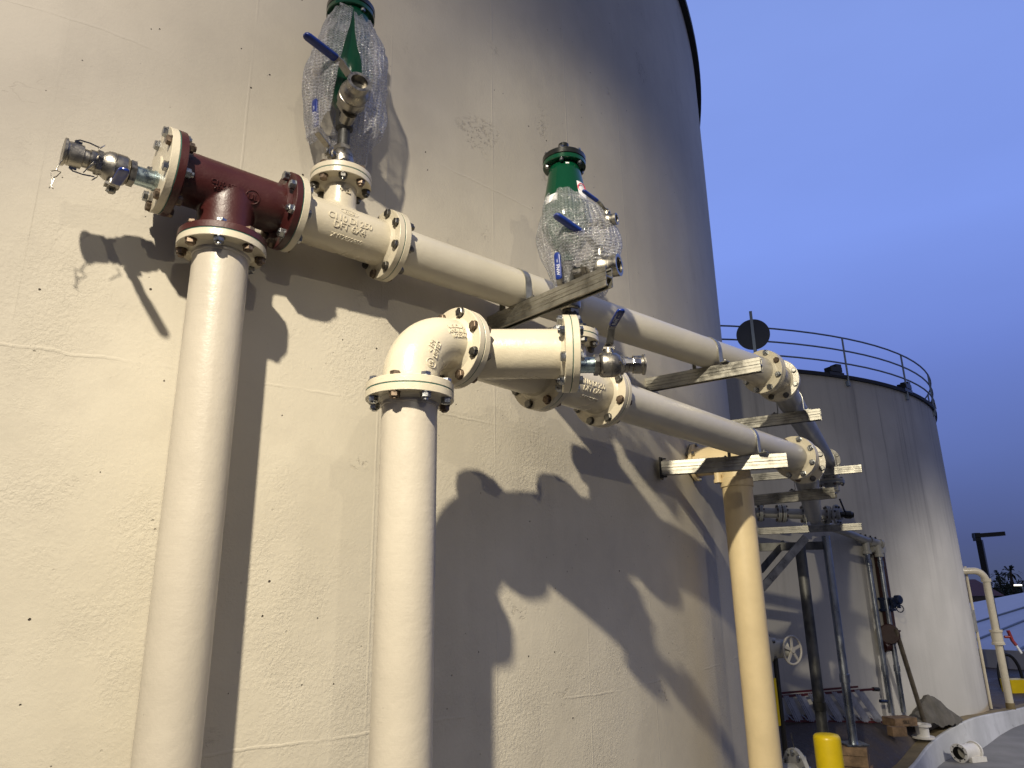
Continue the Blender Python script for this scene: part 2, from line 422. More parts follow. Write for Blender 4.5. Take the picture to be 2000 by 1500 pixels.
def bend(P,d0,d1,rb,ang,n=14):
    """centre line of a bend starting at P heading d0 and turning to d1"""
    d0=V(d0).normalized(); nrm=(V(d1)-d0*V(d1).dot(d0)).normalized(); C=V(P)+nrm*rb
    return [C-nrm*rb*math.cos(ang*i/n)+d0*rb*math.sin(ang*i/n) for i in range(n+1)]
def ball_valve(par,O,d,stem,lever,scale=1.,L=.105,open_end=False,lever_up=.35,grip_text=True,ears=False,seam=True,tside=1,flatn=None):
    """threaded two-piece ball valve along d from O; stem points along stem, lever leaves it along lever"""
    d=V(d).normalized(); stem=V(stem).normalized(); lever=V(lever).normalized(); k=scale; O=V(O)
    g=G()
    hexnut(g,O,d,.019*k,.040*k)
    prof=[(.0185*k,.030*k),(.019*k,.037*k),(.024*k,.043*k),(.030*k,.0455*k),(.056*k,.0455*k),(.057*k,.0435*k),(.059*k,.0435*k),(.060*k,.0455*k),(.076*k,.044*k),(.088*k,.036*k),(.092*k,.034*k)]
    g.rev(O,d,prof,40)
    e=O+d*.0915*k
    if open_end:
        # open female port: round collar with a dark bore
        g.rev(e,d,[(0,.031*k),(.002,.035*k),(L*k-.0915*k,.036*k),(L*k-.0915*k,.026*k),(L*k-.125*k,.0245*k),(L*k-.125*k,0)],40,cap=False)
    else: hexnut(g,e,d,(L-.0915)*k,.037*k)
    b=g.obj('body',m_ss,par)
    c=O+d*.055*k
    g=G(); g.cyl(c+stem*.038*k,stem,.022*k,.017*k,20); g.box(c+stem*.060*k,d*.020*k,stem.cross(d)*.012*k,stem*.004*k)
    g.cyl(c+stem*.062*k,stem,.022*k,.0075*k,14); st=g.obj('stem',m_ss,par)
    g=G(); hexnut(g,c+stem*.0745*k,stem,.009*k,.0125*k); g.obj('nut',m_bolt,par)
    s0=c+stem*.073*k; w=stem.cross(lever).normalized()
    p=[s0-lever*.016*k,s0+lever*.020*k,s0+lever*.050*k+stem*.040*k*lever_up*2.2,s0+lever*.078*k+stem*.050*k*lever_up*2.2]
    g=G(); g.sweep(p,0,flat=(.026*k,.004*k,w)); g.obj('lever',m_ss,par)
    q0=p[2]*.35+p[3]*.65; q1=q0+(lever*.115+stem*.012)*k
    ax=(q1-q0).normalized(); nn=ax.cross(w).normalized()
    if nn.dot(stem)<0: nn=-nn
    sec=[]
    for i in range(16):
        a=2*PI*i/16; cx=math.copysign(abs(math.cos(a))**.45,math.cos(a)); cy=math.copysign(abs(math.sin(a))**.6,math.sin(a)); sec.append((cx*.0145*k,cy*.0065*k))
    g=G(); rings=[]
    for t,sv in ((0,.7),(.003,.95),(.010,1),(.104,1),(.112,.86),(.118,.5)):
        rings.append(g.ring([q0+ax*t*k+w*a*sv+nn*b_*(sv if sv>.9 else sv*1.05) for a,b_ in sec]))
    for a_,b_ in zip(rings,rings[1:]): g.bridge(a_,b_)
    g.cap(rings[0],True); g.cap(rings[-1]); gr=g.obj('grip',m_blue,par,ang=50)
    if grip_text:
        x=ax*tside
        nrm=nn if flatn is None else nn*flatn
        text_mesh('FNW',.021*k,.0003,plmap(q0+ax*.040*k+nrm*.0068*k,x,nrm.cross(x)),'lettering',m_white,gr)
        text_mesh('USA',.008*k,.0003,plmap(q0+ax*.080*k+nrm*.0068*k,x,nrm.cross(x)),'lettering',m_white,gr)
    return b
def camlock(par,O,d,L=.085,r=.034,side=None,wire=True):
    d=V(d).normalized(); O=V(O)
    g=G(); g.rev(O,d,[(0,r*.86),(.004,r*.9),(.018,r*.9),(.022,r*.78),(.034,r*.78),(.037,r),(L-.016,r*1.02),(L-.014,r*.98),(L-.010,r*1.0),(L-.008,r*1.16),(L-.001,r*1.17),(L,r*1.1),(L,r*.3),(L-.003,0)],36); cbody=g.obj('coupler',m_ss,par)
    s=side or UP.cross(d); s=(s-d*s.dot(d)).normalized(); w=d.cross(s)
    for k in (-1,1):
        g=G(); a=O+s*k*r*1.02
        g.box(a+d*(L*.62),d*.010,w*.007,s*.006)
        g.sweep([a+d*(L*.72)+s*k*.004,a+d*(L*.6)+s*k*.010,a+d*(L*.3)+s*k*.011,a-d*.004+s*k*.007],0,flat=(.016,.004,w))
        g.obj('cam_arm',m_chrome,par)
        g=G(); c=a+s*k*.012-d*.006
        g.sweep([c+(w*math.cos(t*PI/8)+(d*.6-UP*.8).normalized()*math.sin(t*PI/8))*.0125 for t in range(16)],.0013,6,closed=True); g.obj('pull_ring',m_chrome,par)
    return cbody
def strut_sec():
    c=[(-19.3,.4),(19.3,.4),(20.5,2.2),(20.5,15),(18.2,16.5),(18.2,20),(20.5,21.5),(20.5,39),(18.5,41),(11,41),(11,34),(13.6,34),(13.6,38.4),(17.9,38.4),(17.9,2.9),(-17.9,2.9),(-17.9,38.4),(-13.6,38.4),(-13.6,34),(-11,34),(-11,41),(-18.5,41),(-20.5,39),(-20.5,21.5),(-18.2,20),(-18.2,16.5),(-20.5,15),(-20.5,2.2)]
    return [(a/1000,b/1000) for a,b in c]
SEC=strut_sec()
def strut(A,B,label,group=None,plate=False,ext=0.):
    """double channel strut from the wall end A to the free end B (centre line)"""
    A=V(A); B=V(B); d=(B-A).normalized(); A=A-d*ext; L=(B-A).length
    t=thing('strut_beam',label,'strut beam',A,group)
    x,_=basis(d); x=UP.cross(d).normalized()
    g=G(); g.extr(SEC,A,x,UP,d,L); g.obj('channel',m_strut,t,smooth=False)
    g=G(); g.extr([(a,-b) for a,b in SEC],A,x,UP,d,L); g.obj('channel',m_strut,t,smooth=False)
    if plate:
        g=G(); g.box(A+d*.004,x*.045,UP*.062,d*.005,bev=.004); g.obj('base_plate',m_plate,t)
        for zz in(-.052,.052):
            g=G(); p=A+d*.008+UP*zz+x*-.02; g.cyl(p,d,.030,.005,10); hexnut(g,p,d,.010,.011); g.obj('anchor_bolt',m_plate,t)
    return t
def strap(P,d,label,group,r=RP,w=.034,zb=None):
    """flat clamp over the pipe at P (pipe direction d) with feet on the strut below"""
    d=V(d).normalized(); s=UP.cross(d).normalized(); P=V(P); rr=r+.003
    t=thing('pipe_clamp',label,'pipe clamp',P-UP*r,group)
    pts=[P+s*(rr+.045)-UP*(r-.003),P+s*(rr+.002)-UP*(r-.003),P+s*rr-UP*(r*.8)]
    for i in range(15):
        a=PI*i/14; pts.append(P+s*rr*math.cos(a)+UP*rr*math.sin(a))
    pts+=[P-s*rr-UP*(r*.8),P-s*(rr+.002)-UP*(r-.003),P-s*(rr+.045)-UP*(r-.003)]
    g=G(); g.sweep(pts,0,flat=(w,.004,d)); g.obj('strap',m_strap,t)
    for k in(-1,1):
        g=G(); p=P+s*k*(rr+.026)-UP*(r-.005); g.cyl(p,UP,.012,.005,10); hexnut(g,p,UP,.008,.010); g.obj('bolt',m_boltd,t)
    return t
# ------------------------------------------------------------------ setting
C1=V((-5.87,9.07,0)); R1=8.3; TOP1=5.42
def tank_wall(C,R,z0,z1,name,mat,a0,a1,n,parent,nz=24):
    g=G(); uvl=g.bm.loops.layers.uv.new('UVMap')
    cols=[]
    for i in range(n+1):
        a=a0+(a1-a0)*i/n
        cols.append([g.bm.verts.new(V((C.x+R*math.sin(a),C.y-R*math.cos(a),z0+(z1-z0)*j/nz))) for j in range(nz+1)])
    for i in range(n):
        for j in range(nz):
            f=g.bm.faces.new((cols[i][j],cols[i+1][j],cols[i+1][j+1],cols[i][j+1]))
            for lp,(ii,jj) in zip(f.loops,((i,j),(i+1,j),(i+1,j+1),(i,j+1))):
                lp[uvl].uv=((a0+(a1-a0)*ii/n)*R,z0+(z1-z0)*jj/nz)
    bmesh.ops.remove_doubles(g.bm,verts=g.bm.verts,dist=1e-4)
    return g.obj(name,mat,parent,ang=60,recalc=False)
tank=thing('storage_tank','tall cream painted concrete tank filling the left of the view','storage tank',C1-UP*H)
tank_wall(C1,R1,-H-.3,TOP1,'wall',m_wall,-PI,PI,256,tank)
g=G(); g.rev(C1,UP,[(TOP1+.005,R1-.25),(TOP1-.01,R1+.005),(TOP1-.01,R1+.055),(TOP1+.03,R1+.06),(TOP1+.03,R1+.05)],256,cap=False); g.obj('eave',plain('dark_eave_metal',(.02,.022,.02),.6),tank)
g=G(); g.rev(C1,UP,[(TOP1+.02,R1+.05),(TOP1+.5,R1*.6),(TOP1+.75,R1*.25),(TOP1+.8,0)],128,cap=False); g.obj('roof',m_tank2,tank)
# ------------------------------------------------------------------ header A (upper circuit)
DA=az(49.27); A0=V((-1.106,2.0155,1.3176)); OUT=az(139.27)
def A(s,z=0.,o=0.): return A0+DA*s+UP*z+OUT*o
sA=(.008,.412,.822); sR,sT=.203,.612
riserA=thing('riser_pipe','cream riser pipe below the red tee, the leftmost vertical pipe','pipe',A(sR)-UP*(1.3176+H))
redtee=thing('pipe_tee','dark red pipe tee on top of the leftmost riser','pipe tee',A(sR,-.203))
blindA=thing('blind_flange','cream blind flange bolted to the left end of the red tee','flange',A(sA[0],-RF))
wteeA=thing('pipe_tee','cream cast pipe tee bolted to the right of the red tee','pipe tee',A(sT,-RP))
pipeA=thing('header_pipe','upper cream horizontal pipe from the cream tee to the far elbow','pipe',A(.85,-RP))
blind4=thing('companion_flange','small cream flange on top of the upper cream tee','flange',A(sT,.203))
joint(A(sA[0]),DA,blindA,redtee,m_cream,m_red,blind_a=True,flip=1)
joint(A(sA[1]),DA,redtee,wteeA,m_red,m_cream,flip=-1)
joint(A(sR,-.203),-UP,redtee,riserA,m_red,m_cream,ref=DA,flip=1,bp=riserA)
joint(A(sA[2]),DA,wteeA,pipeA,m_cream,m_cream,flip=1,mbolt=m_boltd)
g=G(); g.cyl(A(sA[0]+.012),DA,sA[1]-sA[0]-.024,RP+.001,48); g.cyl(A(sR),-UP,.190,RP+.001,48); cast_body(g,'body',m_red,redtee)
g=G(); g.cyl(A(sA[1]+.012),DA,sA[2]-sA[1]-.024,RP+.002,48); g.cyl(A(sT),UP,.190,.061,40); cast_body(g,'body',m_cream,wteeA)
joint(A(sT,.203),UP,wteeA,blind4,m_cream,m_cream,ro=.1145,rb=.0953,ri=.060,t=.022,ref=DA,flip=-1,blind_a=False,mbolt=m_boltd,br=.0155)
g=G(); g.rev(A(sT,.2045),UP,[(0,0),(0,.062),(.022,.062),(.030,.045),(.030,0)],40); g.obj('hub',m_cream,blind4)
g=G(); g.cyl(A(sR,-.203-.02),-UP,1.3176+H-.22,RP,64); g.rev(A(sR,-.203-TF-.012),-UP,[(0,RP+.004),(.010,RP+.003),(.012,RP)],56); g.obj('pipe',m_pipe,riserA)
g=G(); g.cyl(A(sA[2]+.02),DA,3.534-.822-.02,RP,56); g.obj('pipe',m_pipe_h,pipeA)
vw=lambda p:(V((0,0,0))-V(p)).normalized()
# raised casting letters
text_mesh('C110 8P20\nVENTED',.021,.0018,cylmap(A(0),DA,RP+.0015,OUT-UP*.42,sR-.035),'lettering',m_red,redtee,line=.9)
text_mesh('UL',.028,.0018,cylmap(A(0),DA,RP+.0015,OUT-UP*.42,sR+.055),'lettering',m_red,redtee)
fn=cylmap(A(0),DA,RP+.0015,OUT-UP*.42,sR+.055)
g=G(); g.sweep([fn(.023*math.cos(k*PI/12),.023*math.sin(k*PI/12),0) for k in range(24)],.0022,6,closed=True); g.obj('emblem_ring',m_red,redtee)
fn=cylmap(A(0),DA,RP+.002,OUT-UP*.30,sT+.005)
text_mesh('C110 DI 250\nDFT 6X4',.034,.002,lambda x,y,z:fn(x,y+.01,z),'lettering',m_cream,wteeA,line=.85)
text_mesh('XYF2822809',.024,.002,lambda x,y,z:fn(x,y-.044,z),'lettering',m_cream,wteeA)
g=G(); g.sweep([fn(.036*math.cos(k*PI/14)-.004,.060+.012*math.sin(k*PI/14),0) for k in range(28)],.0018,6,closed=True); g.obj('emblem_ring',m_cream,wteeA)
text_mesh('VRLD',.017,.0016,lambda x,y,z:fn(x-.004,y+.060,z),'lettering',m_cream,wteeA)
text_mesh('DI\n4',.024,.0018,cylmap(A(sT),UP,.0635,az(150),.135,1),'lettering',m_cream,wteeA)
# left drain valve and camlock
ec=-.045
vA=thing('ball_valve','steel ball valve with hanging cap pin at the far left end','valve',A(-.017,ec))
g=G(); g.cyl(A(-.010,ec),-DA,.080,.030,36); g.cyl(A(-.018,ec),-DA,.012,.0325,36); g.obj('nipple',m_nip,vA)
ball_valve(vA,A(-.083,ec),-DA,-UP,az(140),1.02,L=.108,lever_up=.12,tside=-1,flatn=-1)
camlock(vA,A(-.190,ec),-DA,.088,.036,side=UP+az(139.27)*.5)
g=G(); e0=A(-.272,ec-.032,.02)
g.sweep([e0,e0+V((-.010,0,-.012)),e0+V((-.016,0,-.030)),e0+V((-.017,0,-.040))],.0022,8)
p0=e0+V((-.017,0,-.040))
g.sweep([p0+V((.0,0,0)),p0+V((-.016,0,-.002)),p0+V((-.012,0,-.018)),p0+V((-.002,0,-.030)),p0+V((-.008,0,-.050)),p0+V((.0,0,-.060))],.0016,6)
g.sweep([p0+V((.0,0,0)),p0+V((.014,0,-.006)),p0+V((.004,0,-.020)),p0+V((-.010,0,-.026)),p0+V((-.006,0,-.046)),p0+V((-.012,0,-.058))],.0016,6)
g.obj('hanging_pin',m_ss,vA)
g=G(); e1=A(-.205,ec-.028,.035)
g.sweep([e1,e1+V((.012,-.01,-.012)),e1+V((-.004,-.01,-.026)),e1+V((.014,-.012,-.004)),e1+V((-.012,-.012,-.040))],.0015,6); g.obj('clip_wire',m_chrome,vA)
# vertical isolating valve above cream tee A, side outlet valve and the air valve 1
zT=1.3176+.203
PA=A(sT,0); PA.z=0
def up(P,z): return V((P.x,P.y,z))
v1=thing('ball_valve','vertical steel ball valve on top of the upper cream tee, lever up','valve',up(PA,zT+.03))
g=G(); g.cyl(up(PA,zT+.030),UP,.020,.030,30); g.obj('nipple',m_nip,v1)
ball_valve(v1,up(PA,zT+.040),UP,-DA+OUT*.25,UP,1.0,L=.112,lever_up=.6,tside=1)
g=G(); g.cyl(up(PA,zT+.150),UP,.115,.024,24,r2=.022); g.rev(up(PA,zT+.225),UP,[(0,.024),(.01,.034),(.05,.036),(.09,.036),(.1,.024)],28); g.obj('riser_nipple',m_dark,v1)
o1=thing('ball_valve','open ended steel ball valve poking out of the upper bubble wrap','valve',up(PA,zT+.27))
OD1=(az(152)+UP*.12).normalized()
ball_valve(o1,up(PA,zT+.29)+OD1*.055,OD1,(UP-OD1*OD1.dot(UP)),(-DA+OUT*.18),1.22,L=.118,open_end=True,lever_up=.3,tside=-1)
g=G(); g.cyl(up(PA,zT+.255)+OD1*.0,OD1,.075,.026,24,r2=.03); g.obj('nipple',m_ss,o1)
av1=thing('air_valve','green air valve at the top edge, above the upper bubble wrap','air valve',up(PA,zT+.30))
def air_valve(av,P,z0,zf,rb,rn,top=True,prof=None):
    g=G(); g.rev(P,UP,prof,56); g.obj('body',m_green,av,ang=40)
    g=G(); g.rev(P,UP,[(zf-.022,rn-.005),(zf-.022,.094),(zf-.020,.097),(zf-.002,.097),(zf,.095),(zf,rn-.01)],56); g.obj('flange',m_green,av)
    g=G(); g.rev(P,UP,[(zf+.002,0),(zf+.002,.096),(zf+.004,.098),(zf+.026,.098),(zf+.032,.092),(zf+.040,.05),(zf+.042,0)],56); g.obj('cover',m_black,av)
    for k in range(6):
        a=2*PI*(k+.3)/6
        bolt_mesh(up(P,zf+.002)+V((math.cos(a),math.sin(a),0))*.084,UP,.023,.010,1,.004,.006).obj('bolt',m_bolt,av)
    g=G(); g.cyl(up(P,zf+.04),UP,.02,.032,28); hexnut(g,up(P,zf+.058),UP,.03,.028); g.cyl(up(P,zf+.058),UP,.045,.024,24,bev=.002); g.obj('vent_plug',m_black,av)
air_valve(av1,PA,0,2.30,0,.082,prof=[(1.80,.030),(1.84,.035),(1.90,.075),(1.97,.098),(2.02,.102),(2.10,.098),(2.20,.088),(2.285,.082)])
# ------------------------------------------------------------------ circuit B (lower)
aB=41.73; DB=az(aB); OB=az(aB+90); RB0=V((-.325,2.199,0)); zg=.615; zB=.818
riserB=thing('riser_pipe','cream riser pipe below the flanged elbow, second vertical pipe','pipe',up(RB0,-H))
elb=thing('pipe_elbow','large cream flanged elbow on top of the second riser','pipe elbow',up(RB0,zg))
f1=up(RB0,zB)+DB*.203; f3=f1+DB*.462; f4=f3+DB*.406
lat=thing('pipe_lateral','cream side branch fitting between the large elbow and lower tee','pipe fitting',f1-UP*RP)
teeB=thing('pipe_tee','lower cream cast tee behind the branch fitting','pipe tee',(f3+f4)/2-UP*RP)
pipeB=thing('header_pipe','lower cream horizontal pipe running to the second far elbow','pipe',f4-UP*RP)
joint(up(RB0,zg),-UP,elb,riserB,m_cream,m_cream,ref=az(-8.4),flip=1,bp=riserB)
joint(f1,DB,elb,lat,m_cream,m_cream,mbolt=m_boltd)
joint(f3,DB,lat,teeB,m_cream,m_cream,mbolt=m_boltd)
joint(f4,DB,teeB,pipeB,m_cream,m_cream,mbolt=m_boltd)
g=G(); g.cyl(up(RB0,zg-.02),-UP,zg+H-.02,RP,64); g.rev(up(RB0,zg-TF-.012),-UP,[(0,RP+.004),(.010,RP+.003),(.012,RP)],56); g.obj('pipe',m_pipe,riserB)
rbend=.165; pts=[up(RB0,zg+.012),up(RB0,zg+.038)]+bend(up(RB0,zg+.038),UP,DB,rbend,PI/2,18)[1:]+[f1-DB*.012]
g=G(); g.sweep(pts,RP+.003,56); g.obj('body',m_cream,elb)
def elbmap(a0,lat0,rot):
    C=up(RB0,zg+.038)+DB*rbend
    side=OB
    def fn(x,y,z):
        xr=x*math.cos(rot)-y*math.sin(rot); yr=x*math.sin(rot)+y*math.cos(rot)
        th=a0+xr/(rbend+.03); ph=lat0+yr/RP
        rad=(UP*math.sin(th)-DB*math.cos(th))       # outward from bend centre
        c=C+rad*rbend
        return c+(rad*math.sin(ph)+side*math.cos(ph))*(RP+.0035+z)
    return fn
text_mesh('U.S.C.I.P.\nANSI B16.1\n10-23244',.019,.0016,elbmap(1.36,.28,0),'lettering',m_cream,elb,line=.9)
text_mesh('< FM\nLISTED',.024,.0016,elbmap(.60,.12,.25),'lettering',m_cream,elb,line=.9)
ff=elbmap(.28,-.02,.2)
g=G(); g.sweep([ff(.018*math.cos(k*PI/12),.018*math.sin(k*PI/12),0) for k in range(24)],.0018,6,closed=True); g.obj('emblem_ring',m_cream,elb)
text_mesh('UL',.020,.0016,ff,'lettering',m_cream,elb)
aL=88.; DL=az(aL); J=f1+DB*.092; f2=J+DL*.334
g=G(); g.cyl(f1+DB*.012,DB,.462-.024,RP+.002,48); g.cyl(J,DL,.322,RP+.002,48); cast_body(g,'body',m_cream,lat)
blindB=thing('blind_flange','cream blind flange seen edge on beside the lower ball valve','flange',f2-UP*RF)
joint(f2,DL,lat,None,m_cream,m_cream,flip=-1,bp=lat)
flange(f2+DL*.0012,DL,blindB,m_cream,blind=True,name='blind_plate')
tB=f3+DB*.203
g=G(); g.cyl(f3+DB*.012,DB,.406-.024,RP+.002,48); g.cyl(tB,UP,.190,.061,40); cast_body(g,'body',m_cream,teeB)
fn=cylmap(f3,DB,RP+.002,OB-UP*.35,.22)
text_mesh('C110 DI 250\nDFT 6X4',.032,.002,lambda x,y,z:fn(x,y+.01,z),'lettering',m_cream,teeB,line=.85)
text_mesh('XYF2822809',.022,.002,lambda x,y,z:fn(x,y-.04,z),'lettering',m_cream,teeB)
bf4=thing('companion_flange','small cream flange on top of the lower cream tee','flange',tB+UP*.203)
joint(tB+UP*.203,UP,teeB,bf4,m_cream,m_cream,ro=.1145,rb=.0953,ri=.060,t=.022,ref=DB,flip=-1,mbolt=m_boltd,br=.0155)
g=G(); g.rev(tB+UP*.2045,UP,[(0,0),(0,.062),(.022,.062),(.030,.045),(.030,0)],40); g.obj('hub',m_cream,bf4)
LB=3.023
g=G(); g.cyl(f4+DB*.02,DB,LB-.462-.406-.02,RP,56); g.obj('pipe',m_pipe_h,pipeB)
# drain valve B
vB=thing('ball_valve','steel ball valve with raised blue lever on the lower branch','valve',f2+DL*.026-UP*.045)
q=f2-UP*.042
g=G(); g.cyl(q+DL*.022,DL,.075,.0295,36); g.cyl(q+DL*.026,DL,.012,.032,36); g.obj('nipple',m_nip,vB)
ball_valve(vB,q+DL*.088,DL,UP,az(172),1.0,L=.108,lever_up=.5,tside=1,flatn=-1)
camlock(vB,q+DL*.190,DL,.080,.032,side=OB)
# vertical valve, outlets and air valve 2
PB=up(tB,0); zb4=zB+.203
v2=thing('ball_valve','vertical steel ball valve on the lower tee behind the top strut','valve',up(PB,zb4+.03))
g=G(); g.rev(up(PB,zb4+.028),UP,[(0,.052),(.045,.052),(.085,.036),(.095,.034)],36); g.obj('reducer',m_dark,v2)
ball_valve(v2,up(PB,zb4+.112),UP,az(208),UP,1.0,L=.112,lever_up=.3,tside=-1)
g=G(); g.cyl(up(PB,zb4+.19),UP,.16,.024,24); g.rev(up(PB,zb4+.235),UP,[(0,.024),(.01,.036),(.09,.038),(.1,.024)],28); g.obj('riser_nipple',m_dark,v2)
OD2=(az(118)-UP*.02).normalized()
o2=thing('ball_valve','open ended steel ball valve below the green air valve','valve',up(PB,1.36))
g=G(); g.cyl(up(PB,1.315),OD2,.09,.027,24); g.obj('nipple',m_ss,o2)
ball_valve(o2,up(PB,1.315)+OD2*.075,OD2,UP,(az(236)+UP*.22),1.32,L=.118,open_end=True,lever_up=.16,tside=1)
o3=thing('ball_valve','small ball valve near the top right of the lower bubble wrap','valve',up(PB,1.56))
g=G(); g.cyl(up(PB,1.53),OD2,.165,.010,16); g.obj('nipple',m_ss,o3)
ball_valve(o3,up(PB,1.53)+OD2*.150,OD2,UP,(az(240)+UP*.30),.70,L=.118,open_end=True,lever_up=.25,grip_text=False)
av2=thing('air_valve','green air valve with black cover above the lower bubble wrap','air valve',up(PB,1.39))
air_valve(av2,PB,0,1.865,0,.068,prof=[(1.375,.028),(1.41,.034),(1.44,.060),(1.50,.098),(1.55,.112),(1.60,.110),(1.66,.100),(1.76,.082),(1.85,.068)])
def patch(P,rfun,a0,a1,z0,z1,mat,par,off=.0015,n=8):
    g=G(); rows=[]
    for j in range(5):
        z=z0+(z1-z0)*j/4; rows.append([up(P,z)+az(a0+(a1-a0)*i/n)*(rfun(z)+off) for i in range(n+1)])
    g.sheet(rows); return g.obj('label',mat,par,recalc=False)
rf2=lambda z:.100-(z-1.66)*.18
patch(PB,rf2,205,240,1.63,1.668,m_label,av2)
patch(PB,rf2,118,150,1.64,1.735,m_label,av2)
g=G(); g.sweep([up(PB,1.70+.022*math.sin(k*PI/9))+az(134+15*math.cos(k*PI/9))*(rf2(1.70)+.003) for k in range(18)],.0022,5,closed=True); g.obj('emblem_ring',m_redink,av2)
patch(PB,lambda z:.070,168,180,1.815,1.83,m_label,av2,.002)
# ------------------------------------------------------------------ bubble wrap
def film(name,label,P,z0,z1,rf,a0f,a1f,n=90,m=70,seed=1,amp=.012):
    from mathutils import noise as mn
    g=G(); uvl=g.bm.loops.layers.uv.new('UVMap'); gr=[]
    for j in range(m+1):
        t=j/m; row=[]
        for i in range(n+1):
            s=i/n; a=a0f(t)+(a1f(t)-a0f(t))*s
            zz=z1+(z0-z1)*t
            zz+= (.035*math.sin(a/23.+seed)+.02*math.sin(a/9.)) *max(0,(t-.55))/.45 + .012*math.sin(a/31.+2)*(1-t)
            r=rf(t,a)
            f=mn.noise(V((a*.035,zz*5.,seed*3.1)))*amp*2.4+mn.noise(V((a*.09+zz*5,zz*9.,seed*7.7)))*amp*.7
            f+=.004*math.sin(a*.22+zz*17+2.5*mn.noise(V((a*.03,zz*5,9))))
            row.append((g.bm.verts.new(up(P,zz)+az(a)*(r+f)),(math.radians(a)*.12,zz)))
        gr.append(row)
    for j in range(m):
        for i in range(n):
            q=[gr[j][i],gr[j][i+1],gr[j+1][i+1],gr[j+1][i]]
            fc=g.bm.faces.new([x[0] for x in q])
            for lp,x in zip(fc.loops,q): lp[uvl].uv=x[1]
    o=g.obj(name,m_film,None,ang=180,recalc=False,loc=up(P,z0))
    return tag(o,label,'bubble wrap')
def lerp(t,pts):
    for (a,b),(c,d) in zip(pts,pts[1:]):
        if t<=c: return b+(d-b)*(t-a)/(c-a)
    return pts[-1][1]
def film_span(gap0,gap1):   # film runs all the way round except for the gap between the two azimuths
    return (lambda t:lerp(t,gap1),lambda t:lerp(t,gap0)+360)
a0f,a1f=film_span([(0,158),(.3,158),(.6,146),(1,130)],[(0,159),(.3,168),(.6,177),(1,186)])
film('bubble_wrap','clear bubble wrap hanging open round the upper green air valve',PA,1.70,2.262,
     lambda t,a:lerp(t,[(0,.086),(.12,.110),(.3,.150),(.55,.165),(.8,.155),(1,.130)]),a0f,a1f,seed=1)
def r2(t,a):
    b=lerp(t,[(0,.092),(.2,.118),(.42,.132),(.65,.115),(.85,.085),(1,.07)])
    k=max(0,math.cos(math.radians(a-108)))**2.6
    return b+k*lerp(t,[(0,.01),(.2,.07),(.5,.10),(.8,.12),(1,.10)])
a0f,a1f=film_span([(0,330),(1,330)],[(0,334),(1,336)])
film('bubble_wrap','clear bubble wrap tied round the lower green air valve',PB,1.27,1.675,r2,a0f,a1f,seed=4,amp=.010)
# ------------------------------------------------------------------ struts and clamps
zsA=1.3176-RP-.0415; zsB=zB-RP-.0415
GS='double channel struts carrying the pipes'
def S(a,b,z,lab,plate=False,ext=0.): return strut((a[0],a[1],z),(b[0],b[1],z),lab,GS,plate,ext)
S((-.128,3.146),(.389,2.589),zsA,'strut beam nearest the camera, angled up in front of the lower bubble wrap',True,.0)
S((.747,4.197),(1.377,3.771),zsA,'strut beam under the upper pipe just before its elbow',True,.03)
S((.864,4.186),(1.530,3.973),zsB,'strut beam with black wall plate under the lower pipe',True,.0)
S((1.691,5.273),(2.194,4.968),zsA,'strut beam just past the upper elbow, end brightly lit',False,.45)
S((2.701,7.909),(3.622,7.418),zsA,'long strut beam under the far end of the upper pipe',False,.5)
S((1.947,5.822),(2.422,5.417),zsB,'strut beam right below the lower elbow, end brightly lit',False,.5)
S((3.006,9.079),(4.073,8.553),zsB,'farthest strut beam, resting on the grey support posts',False,.5)
def lineX(P,d,a,b):
    # parameter along P+d*t where it crosses the strut line a-b (plan view)
    ex,ey=b[0]-a[0],b[1]-a[1]; den=d.x*ey-d.y*ex
    return ((a[0]-P.x)*ey-(a[1]-P.y)*ex)/den
GC='flat pipe clamps holding the headers on the struts'
t=lineX(A0,DA,(-.128,3.146),(.389,2.589)); strap(A(t),DA,'flat pipe clamp on the upper pipe at the nearest strut',GC)
t=lineX(A0,DA,(.747,4.197),(1.377,3.771)); strap(A(t),DA,'flat pipe clamp on the upper pipe just before its elbow',GC)
t=lineX(f1,DB,(.864,4.186),(1.530,3.973)); strap(f1+DB*t,DB,'flat pipe clamp on the lower pipe before its elbow',GC)
# ------------------------------------------------------------------ far elbows and second legs
def small_elbow(P,d0,d1,turn,label,parP,lab2,L,matp,cf=.127):
    """short bend between two flanged joints, returns the pipe thing after it"""
    e=thing('pipe_elbow',label,'pipe elbow',P-UP*RP)
    X=P+d0*cf; Q=X+d1*cf
    joint(P,d0,parP,e,m_cream,m_cream,mbolt=m_bolt,flip=-1)
    p2=thing('header_pipe',lab2,'pipe',Q-UP*RP)
    joint(Q,d1,e,p2,m_cream,m_cream,mbolt=m_boltd)
    rb=(cf-.04)/math.tan(turn/2)
    g=G(); g.sweep([P+d0*.01]+bend(P+d0*.04,d0,d1,rb,turn,10)+[Q-d1*.01],RP+.003,48); g.obj('body',m_cream,e)
    g=G(); g.cyl(Q+d1*.02,d1,L,RP,48); g.obj('pipe',matp,p2)
    return Q,p2
m_pipe_g=paint('grey_primed_pipe',(.42,.41,.37),.35,.1,80,.15)
EA=A(3.56); t2=27.5; D2A=az(t2); QA,pA2=small_elbow(EA,DA,D2A,math.radians(49.27-t2),'short cream flanged elbow at the far end of the upper pipe',pipeA,'grey second leg of the upper pipe running on to the back',3.55,m_pipe_g)
EB=f1+DB*(LB+.026); t3=22.7; D2B=az(t3); QB,pB2=small_elbow(EB,DB,D2B,math.radians(aB-t3),'short cream flanged elbow at the far end of the lower pipe',pipeB,'second leg of the lower pipe running on to the farthest strut',4.0,m_pipe_g)
